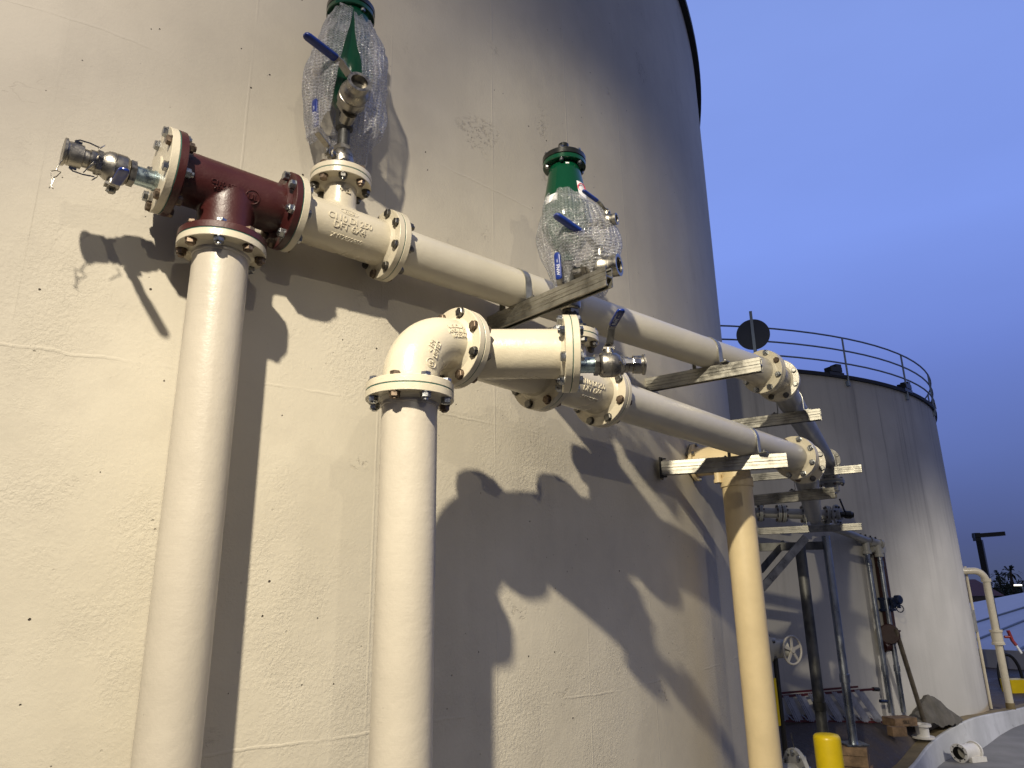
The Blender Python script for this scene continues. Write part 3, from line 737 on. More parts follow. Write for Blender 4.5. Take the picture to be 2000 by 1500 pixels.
t=lineX(QA,D2A,(1.691,5.273),(2.194,4.968)); strap(QA+D2A*t,D2A,'flat pipe clamp on the second upper leg past its elbow',GC)
t=lineX(QA,D2A,(2.701,7.909),(3.622,7.418)); strap(QA+D2A*t,D2A,'flat pipe clamp near the far end of the upper leg',GC)
t=lineX(QB,D2B,(1.947,5.822),(2.422,5.417)); strap(QB+D2B*t,D2B,'flat pipe clamp right behind the lower elbow',GC)
t=lineX(QB,D2B,(3.006,9.079),(4.073,8.553)); strap(QB+D2B*t,D2B,'flat pipe clamp on the farthest strut',GC)
# end of upper leg: down elbow and flanged valve run
PE=QA+D2A*3.55
ed=thing('pipe_elbow','flanged down elbow at the far end of the upper leg','pipe elbow',PE-UP*.25)
joint(PE,D2A,pA2,ed,m_cream,m_cream,mbolt=m_boltd)
g=G(); g.sweep([PE+D2A*.01]+bend(PE+D2A*.03,D2A,-UP,.165,PI/2,12)+[PE+D2A*.195-UP*.19],RP+.003,40); g.obj('body',m_cream,ed)
PD=PE+D2A*.195-UP*.20
dp=thing('drop_pipe','short capped grey stub below the far down elbow','pipe',PD-UP*.16)
joint(PD,-UP,ed,dp,m_cream,m_pipe_g,mbolt=m_boltd,ref=D2A)
g=G(); g.rev(PD,-UP,[(.02,RP*.9),(.10,RP*.9),(.13,RP*.6),(.14,0)],36); g.obj('pipe',m_pipe_g,dp)
Ma,Mb=at(1476,1001,9.55),at(1628,1006,9.75); dm=(Mb-Ma).normalized()
mf=thing('pipe_manifold','grey flanged pipe run crossing behind the legs just above the farthest strut','pipe manifold',Ma-UP*.1)
g=G(); g.cyl(Ma,dm,(Mb-Ma).length,.062,28); g.obj('pipe',m_pipe_g,mf)
for f_ in (.06,.30,.36,.62,.92):
    joint(Ma.lerp(Mb,f_),dm,mf,mf,m_pipe_g,m_pipe_g,ro=.112,rb=.092,ri=.062,t=.018,mbolt=m_boltd,br=.015)
hc_=at(1641,1005,9.70); dh=(az(150)+dm*.4).normalized()
hv=thing('hose_valve','black hose valve with upright lever at the right end of the grey manifold','valve',hc_)
g=G(); g.rev(hc_-dh*.05,dh,[(0,.02),(0,.125),(.022,.125),(.022,.06),(.06,.06)],32); g.obj('flange',m_pipe_g,hv)
for k in range(8):
    x_,y_=basis(dh); a_=2*PI*(k+.5)/8; bolt_mesh(hc_-dh*.04+(x_*math.cos(a_)+y_*math.sin(a_))*.10,dh,.011,.014).obj('bolt',m_boltd,hv)
g=G(); g.cyl(hc_,dm,.10,.035,20); g.cyl(hc_+dm*.05,dm,.08,.048,20,bev=.008); g.cyl(hc_+dm*.12,dm,.03,.034,20); g.obj('body',m_black,hv)
g=G(); g.cyl(hc_+dm*.06+UP*.03,(UP-dm*.25).normalized(),.17,.011,12); g.obj('lever',m_black,hv)
# ------------------------------------------------------------------ third riser with wall elbow
P3=V((1.41,4.53,0)); r3=.092
r3t=thing('riser_pipe','yellowish cream riser pipe nearest the sky, turning into the wall','pipe',up(P3,-H))
W3=V((.98,4.47,0)); 
dirw=(V((C1.x,C1.y,0))-P3).normalized(); zz3=at(1425,893,4.72).z
g=G(); g.cyl(up(P3,-H-.05),UP,zz3+H-.08,r3,56); g.sweep([up(P3,zz3-.14)]+bend(up(P3,zz3-.125),UP,dirw,.12,PI/2,12)+[up(P3,zz3-.005)+dirw*.75],r3,48)
g.rev(up(P3,zz3-.19),UP,[(0,r3),(.002,r3+.008),(.055,r3+.008),(.06,r3)],48); g.obj('pipe',m_yellowish,r3t)
g=G(); pf=up(P3,zz3-.005)+dirw*.24; g.rev(pf,dirw,[(0,r3),(0,r3+.03),(.02,r3+.03),(.02,r3)],48); g.obj('flange',m_yellowish,r3t)
for k in range(6):
    a=2*PI*k/6+.4; x_,y_=basis(dirw); bolt_mesh(pf+dirw*.01+(x_*math.cos(a)+y_*math.sin(a))*(r3+.02),dirw,.014,.012).obj('bolt',m_bolt,r3t)
g=G(); g.cyl(up(P3,zz3-.16)-V((.115,0,.0)),UP,.10,.022,20); g.cyl(up(P3,zz3-.16)-V((.115,0,.0)),UP,.02,.028,20); g.cyl(up(P3,zz3-.10)-V((.115,0,0)),V((1,0,0)),.1,.018,16); g.obj('side_fitting',m_yellowish,r3t)
# ------------------------------------------------------------------ second tank
C2=V((2.08,15.68,0)); R2=6.33; Z2=2.934
tk2=thing('storage_tank','streaked grey storage tank in the background with a railing on top','storage tank',up(C2,-H))
tank_wall(C2,R2,-H-.2,Z2,'wall',m_tank2,-PI,PI,200,tk2,nz=12)
g=G(); g.rev(C2,UP,[(Z2-.03,R2+.004),(Z2-.03,R2+.035),(Z2+.02,R2+.04),(Z2+.02,R2-.1),(Z2+.35,0)],160,cap=False); g.obj('roof',plain('dark_roof_edge',(.02,.022,.028),.7),tk2)
rail=thing('guard_rail','grey three bar guard rail round the top of the far tank','railing',up(C2,Z2))
def cp(a,r,z): a=math.radians(a); return V((C2.x+r*math.sin(a),C2.y-r*math.cos(a),z))
RH=.60
for hh in (.20,.40,RH):
    g=G(); g.sweep([cp(a,R2+.03,Z2+hh) for a in range(-180,180,3)],.013,8,closed=True); g.obj('rail',m_rail,rail)
k=0
for a in range(-100,180,14):
    g=G(); g.cyl(cp(a,R2+.03,Z2-.13),UP,RH+.13,.014,8); p=cp(a,R2+.015,Z2-.10); n_=(p-up(C2,p.z)).normalized(); g.box(p,n_*.016,UP.cross(n_)*.03,UP*.035); g.obj('post',m_rail,rail)
for i,a in enumerate((24,40.5,56,71.5,82)):
    lab=['leftmost','second','third','fourth','rightmost'][i]
    t=thing('roof_vent','small black vent box on the far tank edge, %s of the row'%lab,'roof vent',cp(a,R2,Z2),'black vent boxes on the far tank edge')
    p=cp(a,R2-.02,Z2+.07); n_=(p-up(C2,p.z)).normalized(); s_=UP.cross(n_)
    g=G(); g.box(p+UP*.015,s_*.11,n_*.07,UP*.035,bev=.01); g.box(p+s_*.06+UP*.06,s_*.055,n_*.06,UP*.04,bev=.01); g.obj('hood',m_black,t)
    g=G(); g.box(p-UP*.05,s_*.14,n_*.06,UP*.025); g.obj('base',m_black,t)
bd=thing('gauge_board','dark round board on a post above the far tank railing','gauge board',V((3.09,8.63,2.9)))
pb=V((3.09,8.63,0)); nb=(-V((3.09,8.63,0))).normalized(); sb=UP.cross(nb)
g=G(); g.cyl(up(pb,3.13)+nb*-.02,nb,.012,.205,48); g.obj('board',m_greydisc,bd)
g=G(); g.box(up(pb,3.10)+nb*.006,sb*.018,nb*.012,UP*.34); g.obj('post',m_rail,bd)
# ------------------------------------------------------------------ ground
def smooth(x): x=max(0,min(1,x)); return x*x*(3-2*x)
kerb=[(0.,3.0,-H),(2.0,5.6,-H),(3.4,7.6,-H)]+[tuple(at(x,y,d)) for x,y,d in ((1783,1500,9.6),(1817,1457,10.8),(1850,1430,11.6),(1900,1405,12.25),(1950,1393,13.7),(2000,1383,14.9))]+[(10.8,14.5,-H),(14.,16.9,-H),(20,20.5,-H)]
def crom(P,n=8):
    o=[]
    for i in range(len(P)-1):
        p0=V(P[max(i-1,0)]);p1=V(P[i]);p2=V(P[i+1]);p3=V(P[min(i+2,len(P)-1)])
        for j in range(n):
            t=j/n; o.append(.5*((2*p1)+(p2-p0)*t+(2*p0-5*p1+4*p2-p3)*t*t+(3*p1-p0-3*p2+p3)*t**3))
    o.append(V(P[-1])); return o
kl=crom(kerb)
def gz(x,y,dk,z0):            # soil rises away from the kerb
    from mathutils import noise as mn
    a=math.degrees(math.atan2(x,y))
    return z0+.45*(1-math.exp(-max(dk,0)/.4))*smooth((29.4-a)/3.2)*smooth((16-x*.6-y*.6)/3)+.02*mn.noise(V((x*1.3,y*1.3,0)))*min(1,dk*3)
gr=G(); gr.sheet([[V((x,y,-H-.215)) for x in (-600,-60,-15,0,4,8,14,22,40,100,600)] for y in (-600,-60,-10,0,5,10,16,24,40,100,900)]); ro=struct(gr.obj('road',m_asph,None,recalc=False))
nrmk=[]
for i,p in enumerate(kl):
    d=kl[min(i+1,len(kl)-1)]-kl[max(i-1,0)]; d.z=0; d.normalize(); nrmk.append(V((d.y,-d.x,0)))
def krow(off,z):             # z relative to the kerb top; the foot of the kerb sits on the road
    return [up(p+n_*off,(p.z+z) if z>-.2 else -H-.215+(z+.28)) for p,n_ in zip(kl,nrmk)]
g=G(); rows=[]
for f_ in [0,.004,.01,.018,.03,.045,.06,.08,.1,.13,.16,.24,.34,.46,.6,.8,1.]:
    rows.append([(p.x-(n_.x*.16)-f_*9*.8,p.y-(n_.y*.16)+f_*9*.6,f_*9,p.z+(-H-p.z)*min(1,f_*6)) for p,n_ in zip(kl,nrmk)])
fine=[]
for r_ in rows: fine.append([V((q[0],q[1],gz(*q)-.004)) for q in r_])
g.sheet(fine); struct(g.obj('ground',m_soil,None,recalc=True))
g=G(); g.sheet([krow(-.17,.012),krow(-.03,.012)]); struct(g.obj('kerb_edge',m_ochre,None,recalc=True))
g=G(); g.sheet([krow(-.17,-.05),krow(-.17,.008),krow(-.01,.008),krow(.0,-.002),krow(.025,-.30)]); struct(g.obj('kerb',m_curb,None,ang=25))
g=G(); g.sheet([krow(.02,-.276),krow(1.25,-.276)]); struct(g.obj('gutter',plain('gutter_concrete',(.21,.21,.215),.85,.2,2,.2),None))
# ------------------------------------------------------------------ objects on the pad
bo=thing('bollard','bright yellow round bollard in front of the steel posts','bollard',V((2.394,6.107,-H)))
pbo=V((2.394,6.107,0)); topz=-1.088
g=G(); g.rev(pbo,UP,[(-H,.100),(topz-.03,.100),(topz-.012,.096),(topz,.085),(topz+.006,.05),(topz+.008,0)],48); g.obj('sleeve',m_yel,bo,ang=40)
def post(x,y,z0,z1,r,mat,label,name='support_post',couple=(),base=None,grp=None):
    t=thing(name,label,'post',V((x,y,z0)),grp)
    g=G(); g.cyl((x,y,z0),UP,z1-z0,r,24); g.obj('pole',mat,t)
    for c in couple:
        g=G(); g.rev(V((x,y,c)),UP,[(-.04,r+.001),(-.036,r+.008),(.036,r+.008),(.04,r+.001)],24); g.obj('coupling',mat,t)
    if base: 
        g=G(); g.box((x,y,z0+.006),V((base,0,0)),V((0,base,0)),V((0,0,.006))); g.obj('base_plate',m_galvp,t)
    return t
gp='steel support posts on the pad'
post(2.76,7.11,-1.72,.42,.050,m_galvd,'thicker stained steel post rising behind the yellow bollard',couple=(-1.03,),grp=gp)
post(3.03,7.13,-1.355,.49,.038,m_galvp,'slender shiny steel post right of the yellow bollard',couple=(-.80,),base=.10,grp=gp)
bk=thing('timber_block','stacked timber blocks under the slender shiny post','timber block',V((3.02,7.10,-1.6)))
for z,w_,h_,dx in ((-1.395,.105,.034,0),(-1.475,.095,.044,.01),(-1.575,.11,.05,.02)):
    g=G(); g.box((3.01+dx,7.10,z),V((w_,-.05,0)),V((.04,w_*.7,0)),V((0,0,h_)),bev=.004); g.obj('block',m_wood,bk)
# frame carrying the farthest strut
fr=thing('brace_frame','dark steel cross frame with diagonal braces between the two tanks','frame',V((2.6,7.2,-.1)))
g=G(); g.box((2.52,7.30,.40),V((.52,-.14,0)),V((.01,.035,0)),V((0,0,.038))); g.obj('crossbar',m_galvd,fr)
g=G(); g.sweep([at(1574,1050,7.5),at(1488,1149,7.25)],0,flat=(.072,.02,UP)); g.obj('brace',m_strut,fr)
g=G(); g.sweep([at(1532,1060,7.75),at(1486,1114,7.5)],0,flat=(.060,.02,UP)); g.obj('brace',m_galvd,fr)
# pair of posts with cream header in front of the far tank
K=1.07
q1,q2=V((4.40,9.20,0))*K,V((4.565,9.235,0))*K
gt='twin grey posts before the far tank'
post(q1.x,q1.y,-1.52,.55,.031,m_galvp,'left one of the twin grey posts before the far tank',couple=(-1.0,.32),grp=gt)
post(q2.x,q2.y,-1.52,.55,.031,m_galvp,'right one of the twin grey posts before the far tank',couple=(-1.0,.30),grp=gt)
hp=thing('branch_pipe','small cream pipe with tees running to the twin grey posts','pipe',V((4.3,9.5,.45)))
hz1=up(q1,.61); hz2=up(q2,.57); hd=(hz2-hz1).normalized()
g=G(); g.sweep([at(1590,1020,9.6),at(1640,1035,10.2),hz1,hz2+hd*.06],.050,20)
for p in (hz1,hz2): g.cyl(V(p)-UP*.18,UP,.18,.045,20); g.rev(V(p)-UP*.18,UP,[(0,.045),(.002,.058),(.04,.058),(.045,.045)],20)
for p in (hz1-hd*.10,hz1+hd*.07,hz2+hd*.03): g.rev(p,hd,[(0,.05),(.002,.062),(.035,.062),(.037,.05)],20)
g.obj('pipe',m_pipe_g,hp)
for k in range(4):
    g=G(); g.cyl(hz1+hd*(-.06+.075*k)+UP*.045,UP,.035,.012,10); g.obj('bolt',m_boltd,hp)
tw=thing('timber_block','timber sill blocks under the twin grey posts','timber block',V((4.6,9.5,-1.75)))
g=G(); g.box(at(1757,1408,10.55),V((.15,.03,0)),V((-.03,.10,0)),V((0,0,.045)),bev=.004); bb=g.obj('block',m_wood,tw)
g=G(); g.box(at(1752,1428,10.35),V((.085,.0,0)),V((-.01,.05,0)),V((0,0,.05)),bev=.004); g.obj('block',m_wood,tw)
pp_=at(1757,1408,10.55)
text_mesh('SILL',.055,.0006,plmap(pp_-V((-.03,.10,0))*1.02,V((.98,.2,0)),UP),'lettering',m_plate,bb)
# red pipe with blue gear valve, prop pole
pr=at(1716,1080,11.1); rx,ry=pr.x,pr.y
rp=thing('red_riser_pipe','dark red vertical pipe with blue gear valve before the far tank','pipe',V((rx,ry,-1.0)))
g=G(); g.cyl((rx,ry,-.60),UP,1.04,.070,28); g.obj('pipe',m_oldred,rp)
g=G(); g.rev(V((rx,ry,.44)),UP,[(0,.070),(.002,.080),(.07,.080),(.12,.058),(.13,0)],24); g.cyl((rx-.02,ry,.50),az(239),.12,.05,20); g.obj('cap_fitting',m_pipe_g,rp)
g=G(); g.sweep([(rx,ry,-.57),(rx-.01,ry,-.66),(rx-.07,ry-.03,-.73),(rx-.17,ry-.07,-.74)],.072,20); g.rev(V((rx,ry,-.56)),UP,[(0,.070),(.0,.12),(.02,.12),(.02,.070)],28); g.cyl(at(1737,1238,11.0),az(205),.06,.125,32,bev=.01); g.obj('elbow',m_oldred,rp)
gvv=thing('gear_valve','dark blue gear operated valve on the dark red pipe','valve',V((rx,ry,-.25)))
g=G(); g.rev(V((rx,ry,-.30)),UP,[(0,.070),(0,.105),(.03,.105),(.03,.084),(.14,.084),(.14,.105),(.17,.105),(.17,.070)],24); g.obj('body',m_bluev,gvv)
gb=at(1752,1176,10.95)
g=G(); g.cyl((rx+.03,ry-.03,gb.z),(gb-V((rx,ry,gb.z))).normalized(),.12,.045,20,bev=.01); g.box(gb+V((-.02,0,-.02)),V((.05,0,0)),V((0,.03,0)),V((0,0,.055)),bev=.01); g.cyl(gb+V((-.01,.02,.03)),az(150),.08,.058,20,bev=.012); g.obj('gearbox',m_bluev,gvv)
g=G(); c=gb+V((0,-.05,-.08)); g.sweep([c+V((.045*math.cos(k*PI/6),0,.045*math.sin(k*PI/6))) for k in range(12)],.007,6,closed=True); g.obj('handwheel',m_bluev,gvv)
pp=thing('prop_pole','leaning brown steel prop pole behind the white pipe stub','pole',V((5.1,9.9,-1.75)))
g=G(); g.sweep([at(1749,1228,10.95),at(1806,1412,11.2)],.029,14); g.obj('pole',metal('rusty_pole',(.12,.10,.075),.6,.4,10,.2,metallic=.4),pp)
ps=at(1803,1438,11.0); ps.z=-1.80
pv=thing('pipe_stub','white flanged pipe stub standing on the soil','pipe stub',ps)
g=G(); g.rev(ps,UP,[(0,.13),(.02,.13),(.02,.075),(.13,.075),(.135,.110),(.160,.110),(.160,.065),(.08,.065)],32,cap=False); g.obj('stub',m_pvc,pv)
# sand pile
def pile():
    from mathutils import noise as mn
    g=G(); a_=at(1772,1411,11.05); b_=at(1878,1404,12.25); pk=at(1822,1356,11.65); rows=[]; side=(b_-a_); side=V((side.y,-side.x,0)).normalized()*-1
    base=pk.lerp(pk,0); sp_=.44
    for j in range(33):
        t=-1+2*j/32; row=[]
        for i in range(61):
            q=i/60; p=a_.lerp(b_,q); p=p+side*t*(.26 if t>0 else .13)*(.5+math.sin(PI*min(1,q*.92+.04))*.7)
            ridge=(q/sp_ if q<sp_ else (1-q)/(1-sp_)); zb=a_.z+(b_.z-a_.z)*q; hh=(pk.z-zb)*min(1,ridge**.9)
            hh*=1-min(1,abs(t))**1.25*.95
            e=min(q,1-q)*8; n_=mn.noise(V((p.x*5,p.y*5,1)))*.05+mn.noise(V((p.x*16,p.y*16,2)))*.02
            z=zb+hh+n_*min(1,e)-.045*max(0,abs(t)-.8)/.2-.03*max(0,1-e)
            row.append(V((p.x,p.y,z)))
        rows.append(row)
    g.sheet(rows); o=g.obj('sand_pile',m_sand,None,loc=up(pk,a_.z-.05),recalc=False); return tag(o,'small grey pile of damp sand against the far tank','sand pile')
pile()
# ladder on its side
KL=1.12
TLp,TRp,BLp,BRp=[V(p)*KL for p in ((2.68,7.93,-1.055),(3.925,8.542,-1.076),(2.66,7.95,-1.285),(4.105,8.678,-1.431))]
ld=thing('step_ladder','red fibreglass step ladder lying on its side by the far tank','ladder',up(BLp,BLp.z-.02))
dl=(BRp-BLp).normalized(); nl=V((dl.y,-dl.x,0)).normalized()
for a_,b_ in ((TLp,TRp),(BLp,BRp)):
    g=G(); g.sweep([a_,b_],0,flat=(.024,.03,UP)); g.obj('side_rail',m_ladr,ld)
    g=G(); g.sweep([a_-nl*.14+UP*.012,b_-nl*.14+UP*.012-dl*.10],0,flat=(.02,.025,UP)); g.obj('side_rail',m_ladr,ld)
for i in range(8):
    t=(i+.30)/8; lo=BLp.lerp(BRp,t); hi=TLp.lerp(TRp,max(0,t-.06)); 
    g=G()
    for dx,wd in ((0,.055),(-.055,.018),(-.085,.018),(-.115,.014)): g.sweep([hi+dl*dx+nl*.02*(dx<0),lo+dl*(dx+.05)+nl*.02*(dx<0)],0,flat=(wd,.008,dl))
    g.obj('step',m_alu,ld)
    g=G(); g.sweep([lo+dl*.03+nl*.03+UP*.07,lo+dl*.12+nl*.03+UP*.01],.006,6); g.obj('brace',m_alu,ld)
g=G(); g.cyl(TRp,dl,.10,.024,14); g.obj('foot',m_rubber,ld)
g=G(); g.cyl(TRp.lerp(BRp,.36)+dl*.03,dl,.12,.020,14); g.obj('foot',m_bluev,ld)
# gate valve with handwheel at the gap
hw=thing('gate_valve','cream gate valve with five spoke handwheel beyond the third riser','valve',V((2.18,6.05,-.55)))
c=V((2.19,6.08,-.462)); dn=az(150)
g=G(); 
wheel_c=V((2.19,6.06,-.468)); x_,y_=basis(dn)
g.sweep([wheel_c+(x_*math.cos(k*PI/16)+y_*math.sin(k*PI/16))*.105 for k in range(32)],.009,8,closed=True)
for k in range(5):
    a=2*PI*k/5+.3; g.sweep([wheel_c,wheel_c+(x_*math.cos(a)+y_*math.sin(a))*.103],0,flat=(.022,.008,x_*-math.sin(a)+y_*math.cos(a)))
g.cyl(wheel_c-dn*.012,dn,.024,.022,16); g.obj('handwheel',paint('handwheel_paint',(.38,.36,.33),.45,.1,60,.1),hw)
g=G(); g.cyl(wheel_c,-dn,.10,.012,12); b0=wheel_c-dn*.08; g.rev(b0,-dn,[(0,.03),(.01,.05),(.08,.055),(.10,.085),(.13,.085),(.13,0)],28); g.rev(V((2.10,6.12,-.46)),az(-100),[(-.06,.07),(.10,.078),(.10,.12),(.13,.12),(.13,.07)],28); g.obj('body',m_pipe_g,hw)
for k in range(5): 
    g=G(); a=2*PI*k/5; g.cyl(V((2.02,6.11,-.46))+V((0,math.cos(a)*.1,math.sin(a)*.1)),az(80),.03,.012,8); g.obj('bolt',m_boltd,hw)
# dark pipe with yellow band right behind the third riser
ps_=at(1520,1340,6.45); pb_=at(1512,1370,6.40)
dpz=thing('slim_post','slim dark post with yellow band hugging the third riser','post',up(ps_,-H))
g=G(); g.cyl(up(ps_,-H),UP,1.42,.020,14); g.obj('pole',m_rubber,dpz)
g=G(); g.cyl(up(pb_,pb_.z-.17),UP,.34,.032,18); g.obj('band',m_yel,dpz)
# standing flange spool bottom right of the third riser
sf=thing('flange_spool','grey steel flange with bright nuts standing on edge on the soil','flange',V((1.72,5.0,-1.25)))
pf=V((1.72,4.92,-1.12)); dfl=az(84)
g=G(); g.rev(pf,dfl,[(-.012,.05),(-.012,.168),(.012,.170),(.012,.05)],48); g.cyl(pf-dfl*.2,dfl,.2,.085,32); g.obj('plate',metal('grey_primed_steel',(.30,.30,.30),.5,.2,12,.1,metallic=.3),sf)
for k in range(12):
    a=2*PI*k/12; x_,y_=basis(dfl); bolt_mesh(pf+(x_*math.cos(a)+y_*math.sin(a))*.145,dfl,.012,.017,1,.006,.009).obj('bolt',m_bolt,sf)
g=G(); g.cyl(pf+UP*.165,(UP-dfl*.12).normalized(),.09,.003,6); g.obj('wire_tail',m_boltd,sf)
# loose spool on the road
s0=at(1873,1471,11.25); rr=s0.z+H+.211; ds=az(62)
sp=thing('pipe_spool','loose white flanged pipe spool lying on the road by the kerb','pipe spool',V((s0.x,s0.y,-H-.21)))
g=G(); g.rev(s0,ds,[(-.004,.075),(-.002,rr),(.022,rr),(.024,.09),(.30,.09),(.302,rr),(.326,rr),(.326,.075),(.1,.075)],40,cap=False); g.obj('barrel',m_pvc,sp)
g=G(); g.rev(s0+ds*.003,ds,[(0,.079),(.02,.077),(.30,.077),(.30,0)],32,cap=False); g.obj('bore',m_rubber,sp)
x_,y_=basis(ds)
for k in range(8):
    a=2*PI*k/8
    g=G(); g.cyl(s0+ds*.320+(x_*math.cos(a)+y_*math.sin(a))*rr*.8,ds,.009,.012,10); g.obj('bolt_hole',m_rubber,sp)
    g=G(); g.cyl(s0+(x_*math.cos(a)+y_*math.sin(a))*rr*.8+ds*.000,-ds,.005,.010,10); g.obj('bolt_hole',m_boltd,sp)
cb=at(1905,1478,11.4)
bk2=thing('timber_block','small pale timber chock beside the loose pipe spool','timber block',V((cb.x,cb.y,-H-.21)))
g=G(); g.box((cb.x,cb.y,-H-.18),V((.11,.03,0)),V((-.02,.05,0)),V((0,0,.028)),bev=.004); g.obj('block',m_pvc,bk2)
# gooseneck vent pipe
gn=thing('vent_pipe','cream gooseneck pipe with red handled valve beside the far tank','pipe',V((7.75,12.25,-H)))
gx,gy=7.80,12.34
g=G(); g.cyl((gx,gy,-H),UP,1.95,.056,28)
g.sweep(bend(V((gx,gy,.06)),UP,V((-1,.05,0)).normalized(),.18,PI/2,10)+[(gx-.70,gy+.035,.24)],.055,24); g.rev(V((gx,gy,.06)),UP,[(0,.064),(.002,.074),(.05,.074),(.052,.064)],24); g.obj('pipe',m_cream,gn)
g=G(); g.rev(V((gx,gy,-.92)),UP,[(0,.064),(0,.095),(.03,.095),(.05,.082),(.18,.082),(.2,.095),(.23,.095),(.23,.064)],28); g.obj('valve_body',m_cream,gn)
g=G(); g.cyl((gx+.10,gy-.03,-.80),az(100),.08,.02,12); g.sweep([(gx+.17,gy-.04,-.70),(gx+.21,gy-.04,-.86),(gx+.25,gy-.05,-.93)],0,flat=(.05,.03,V((0,1,0)))); g.obj('handle',m_redh,gn)
g=G(); g.sweep([(gx+.25,gy-.05,-.93),(gx+.31,gy-.05,-1.05)],.018,8); g.obj('handle_end',m_white,gn)
g=G(); g.rev(V((gx,gy,-H)),UP,[(0,.066),(.10,.066)],28); g.obj('base_band',m_ochre,gn)
cd_=thing('conduit','thin conduit running down the right edge of the far tank','conduit',V((7.5,12.4,-H)))
pc=up(C2,0)+V((math.sin(math.radians(59.5)),-math.cos(math.radians(59.5)),0))*(R2+.03)
g=G(); g.cyl(up(pc,-H),UP,2.2,.022,10); g.obj('tube',m_cream,cd_)
g=G(); g.box(up(pc,-.55)+V((-.06,-.05,0)),V((.05,.03,0)),V((-.01,.02,0)),V((0,0,.17))); g.obj('plate',plain('weathered_patch',(.25,.25,.25),.8),cd_)
# ------------------------------------------------------------------ background right
def far(a,d,z=0): p=az(a)*d; return V((p.x,p.y,z))
yb=thing('barrier_block','small yellow block beside the gooseneck pipe base','barrier',far(32.75,17,-H-.2))
g=G(); g.box(far(32.75,17,-H-.02),V((.19,.0,0)),V((0,.14,0)),V((0,0,.24)),bev=.03); g.obj('block',m_yel,yb)
hs=thing('hose_coil','black hose loop behind the yellow block','hose',far(32.5,17.6,-H-.2))
g=G(); ch=far(32.6,17.6,-H+.18); g.sweep([ch+V((.22*math.cos(k*PI/12),.0,.42*math.sin(k*PI/12))) for k in range(-2,15)],.03,8); g.obj('hose',m_rubber,hs)
lp=thing('lamp_post','black unlit area lamp post with flat head','lamp post',far(32.35,20,-H-.2))
g=G(); b_=far(32.35,20,-H-.21); g.cyl(b_,UP,1.02+H+.2,.085,4,ref=V((1,0,0))); g.obj('pole',m_black,lp)
g=G(); h_=far(32.35,20,1.10); g.box(h_+V((.20,-.05,.02)),V((.30,-.08,.015)),V((.03,.12,0)),V((0,0,.045)),bev=.02); g.box(h_+V((-.05,0,-.02)),V((.06,0,0)),V((0,.06,0)),V((0,0,.09))); g.obj('lamp_head',m_black,lp)
# white membrane cover
te=thing('membrane_cover','low white membrane cover with dark seams beyond the kerb','membrane roof',far(34,26,-H-.2))
apex=far(41.,34,.15)
base=[far(27,27,-1.75),far(29.5,24.5,-1.75),(far(33,22.8,-1.65)),far(37,22.2,-1.6),far(42,22.8,-1.6),far(50,26,-1.5),far(52,40,-1.2),far(30,44,-1.0)]
g=G(); vb=[g.bm.verts.new(p) for p in base]; va=g.bm.verts.new(apex)
vm=[g.bm.verts.new(p*.55+apex*.45+UP*.18) for p in base]
vg=[g.bm.verts.new(up(p,-H-.215)) for p in base]
nB=len(base)
for i in range(nB):
    j=(i+1)%nB; g.bm.faces.new((vb[i],vb[j],vm[j],vm[i])); g.bm.faces.new((vm[i],vm[j],va)); g.bm.faces.new((vg[i],vg[j],vb[j],vb[i]))
g.obj('membrane',m_tent,te,smooth=False)
for i in range(6):
    g=G(); g.sweep([base[i]+UP*.02,base[i]*.55+apex*.45+UP*.20,apex+UP*.02],.035,6); g.obj('seam',m_rail,te)
for i in range(5):
    g=G(); g.sweep([base[i]*.55+apex*.45+UP*.20,base[i+1]*.55+apex*.45+UP*.20],.03,6); g.obj('seam',m_rail,te)
# house
ho=thing('house','tan stucco house with dark red tiled roof behind the far tank','house',far(31,48,-H-.2))
g=G(); c1_,c2_,c3_,c4_=far(27,46.5),far(32.4,46.5),far(32.3,53),far(27,53)
va_=[g.bm.verts.new(up(p,-2.2)) for p in (c1_,c2_,c3_,c4_)]; vb_=[g.bm.verts.new(up(p,-.46)) for p in (c1_,c2_,c3_,c4_)]
g.bridge(va_,vb_); g.cap(vb_); g.obj('wall',m_stucco,ho,smooth=False)
g=G(); e=[far(26.5,45.5,-.50),far(33.15,45.5,-.50),far(33.0,54,-.50),far(26.5,54,-.50)]; r1_,r2_=far(28.5,50,.36),far(31.7,50,.36)
vv=[g.bm.verts.new(p) for p in e+[r1_,r2_]]
for q in((0,1,5,4),(1,2,5),(2,3,4,5),(3,0,4),(3,2,1,0)): g.bm.faces.new([vv[i] for i in q])
g.obj('roof',m_tile,ho,smooth=False)
# trees and palms on the skyline
def crown(P,rx_,rz_,n,leaf,par,name='crown'):
    g=G(); ctr=[(V((random.gauss(0,.5)*rx_,random.gauss(0,.5)*rx_,random.uniform(-.7,.8)*rz_)),random.uniform(.25,.5)*rx_) for _ in range(9)]
    for _ in range(n):
        c_,r_=random.choice(ctr); o=V((random.gauss(0,1),random.gauss(0,1),random.gauss(0,.8))).normalized()*r_*random.uniform(.5,1.05)
        p=V(P)+c_+o; u_=V((random.gauss(0,1),random.gauss(0,1),random.gauss(0,1))).normalized(); w_=u_.cross(V((random.random(),random.random(),random.random()+.1))).normalized()
        g.bm.faces.new([g.bm.verts.new(p+u_*leaf*a+w_*leaf*b) for a,b in((-1,0),(0,-.5),(1,0),(0,.5))])
    return g.obj(name,m_leaf,par,smooth=False,recalc=False)
TL=[(33.15,60,-.75,1.3,.55,'low dark tree just right of the lamp post'),(33.7,75,-.75,1.6,.7,'dark tree below the lone palm'),(34.95,62,-.1,1.7,1.5,'tallest dark tree at the right edge'),(34.3,90,-.6,1.8,.9,'small dark tree beside the lit street lamp')]
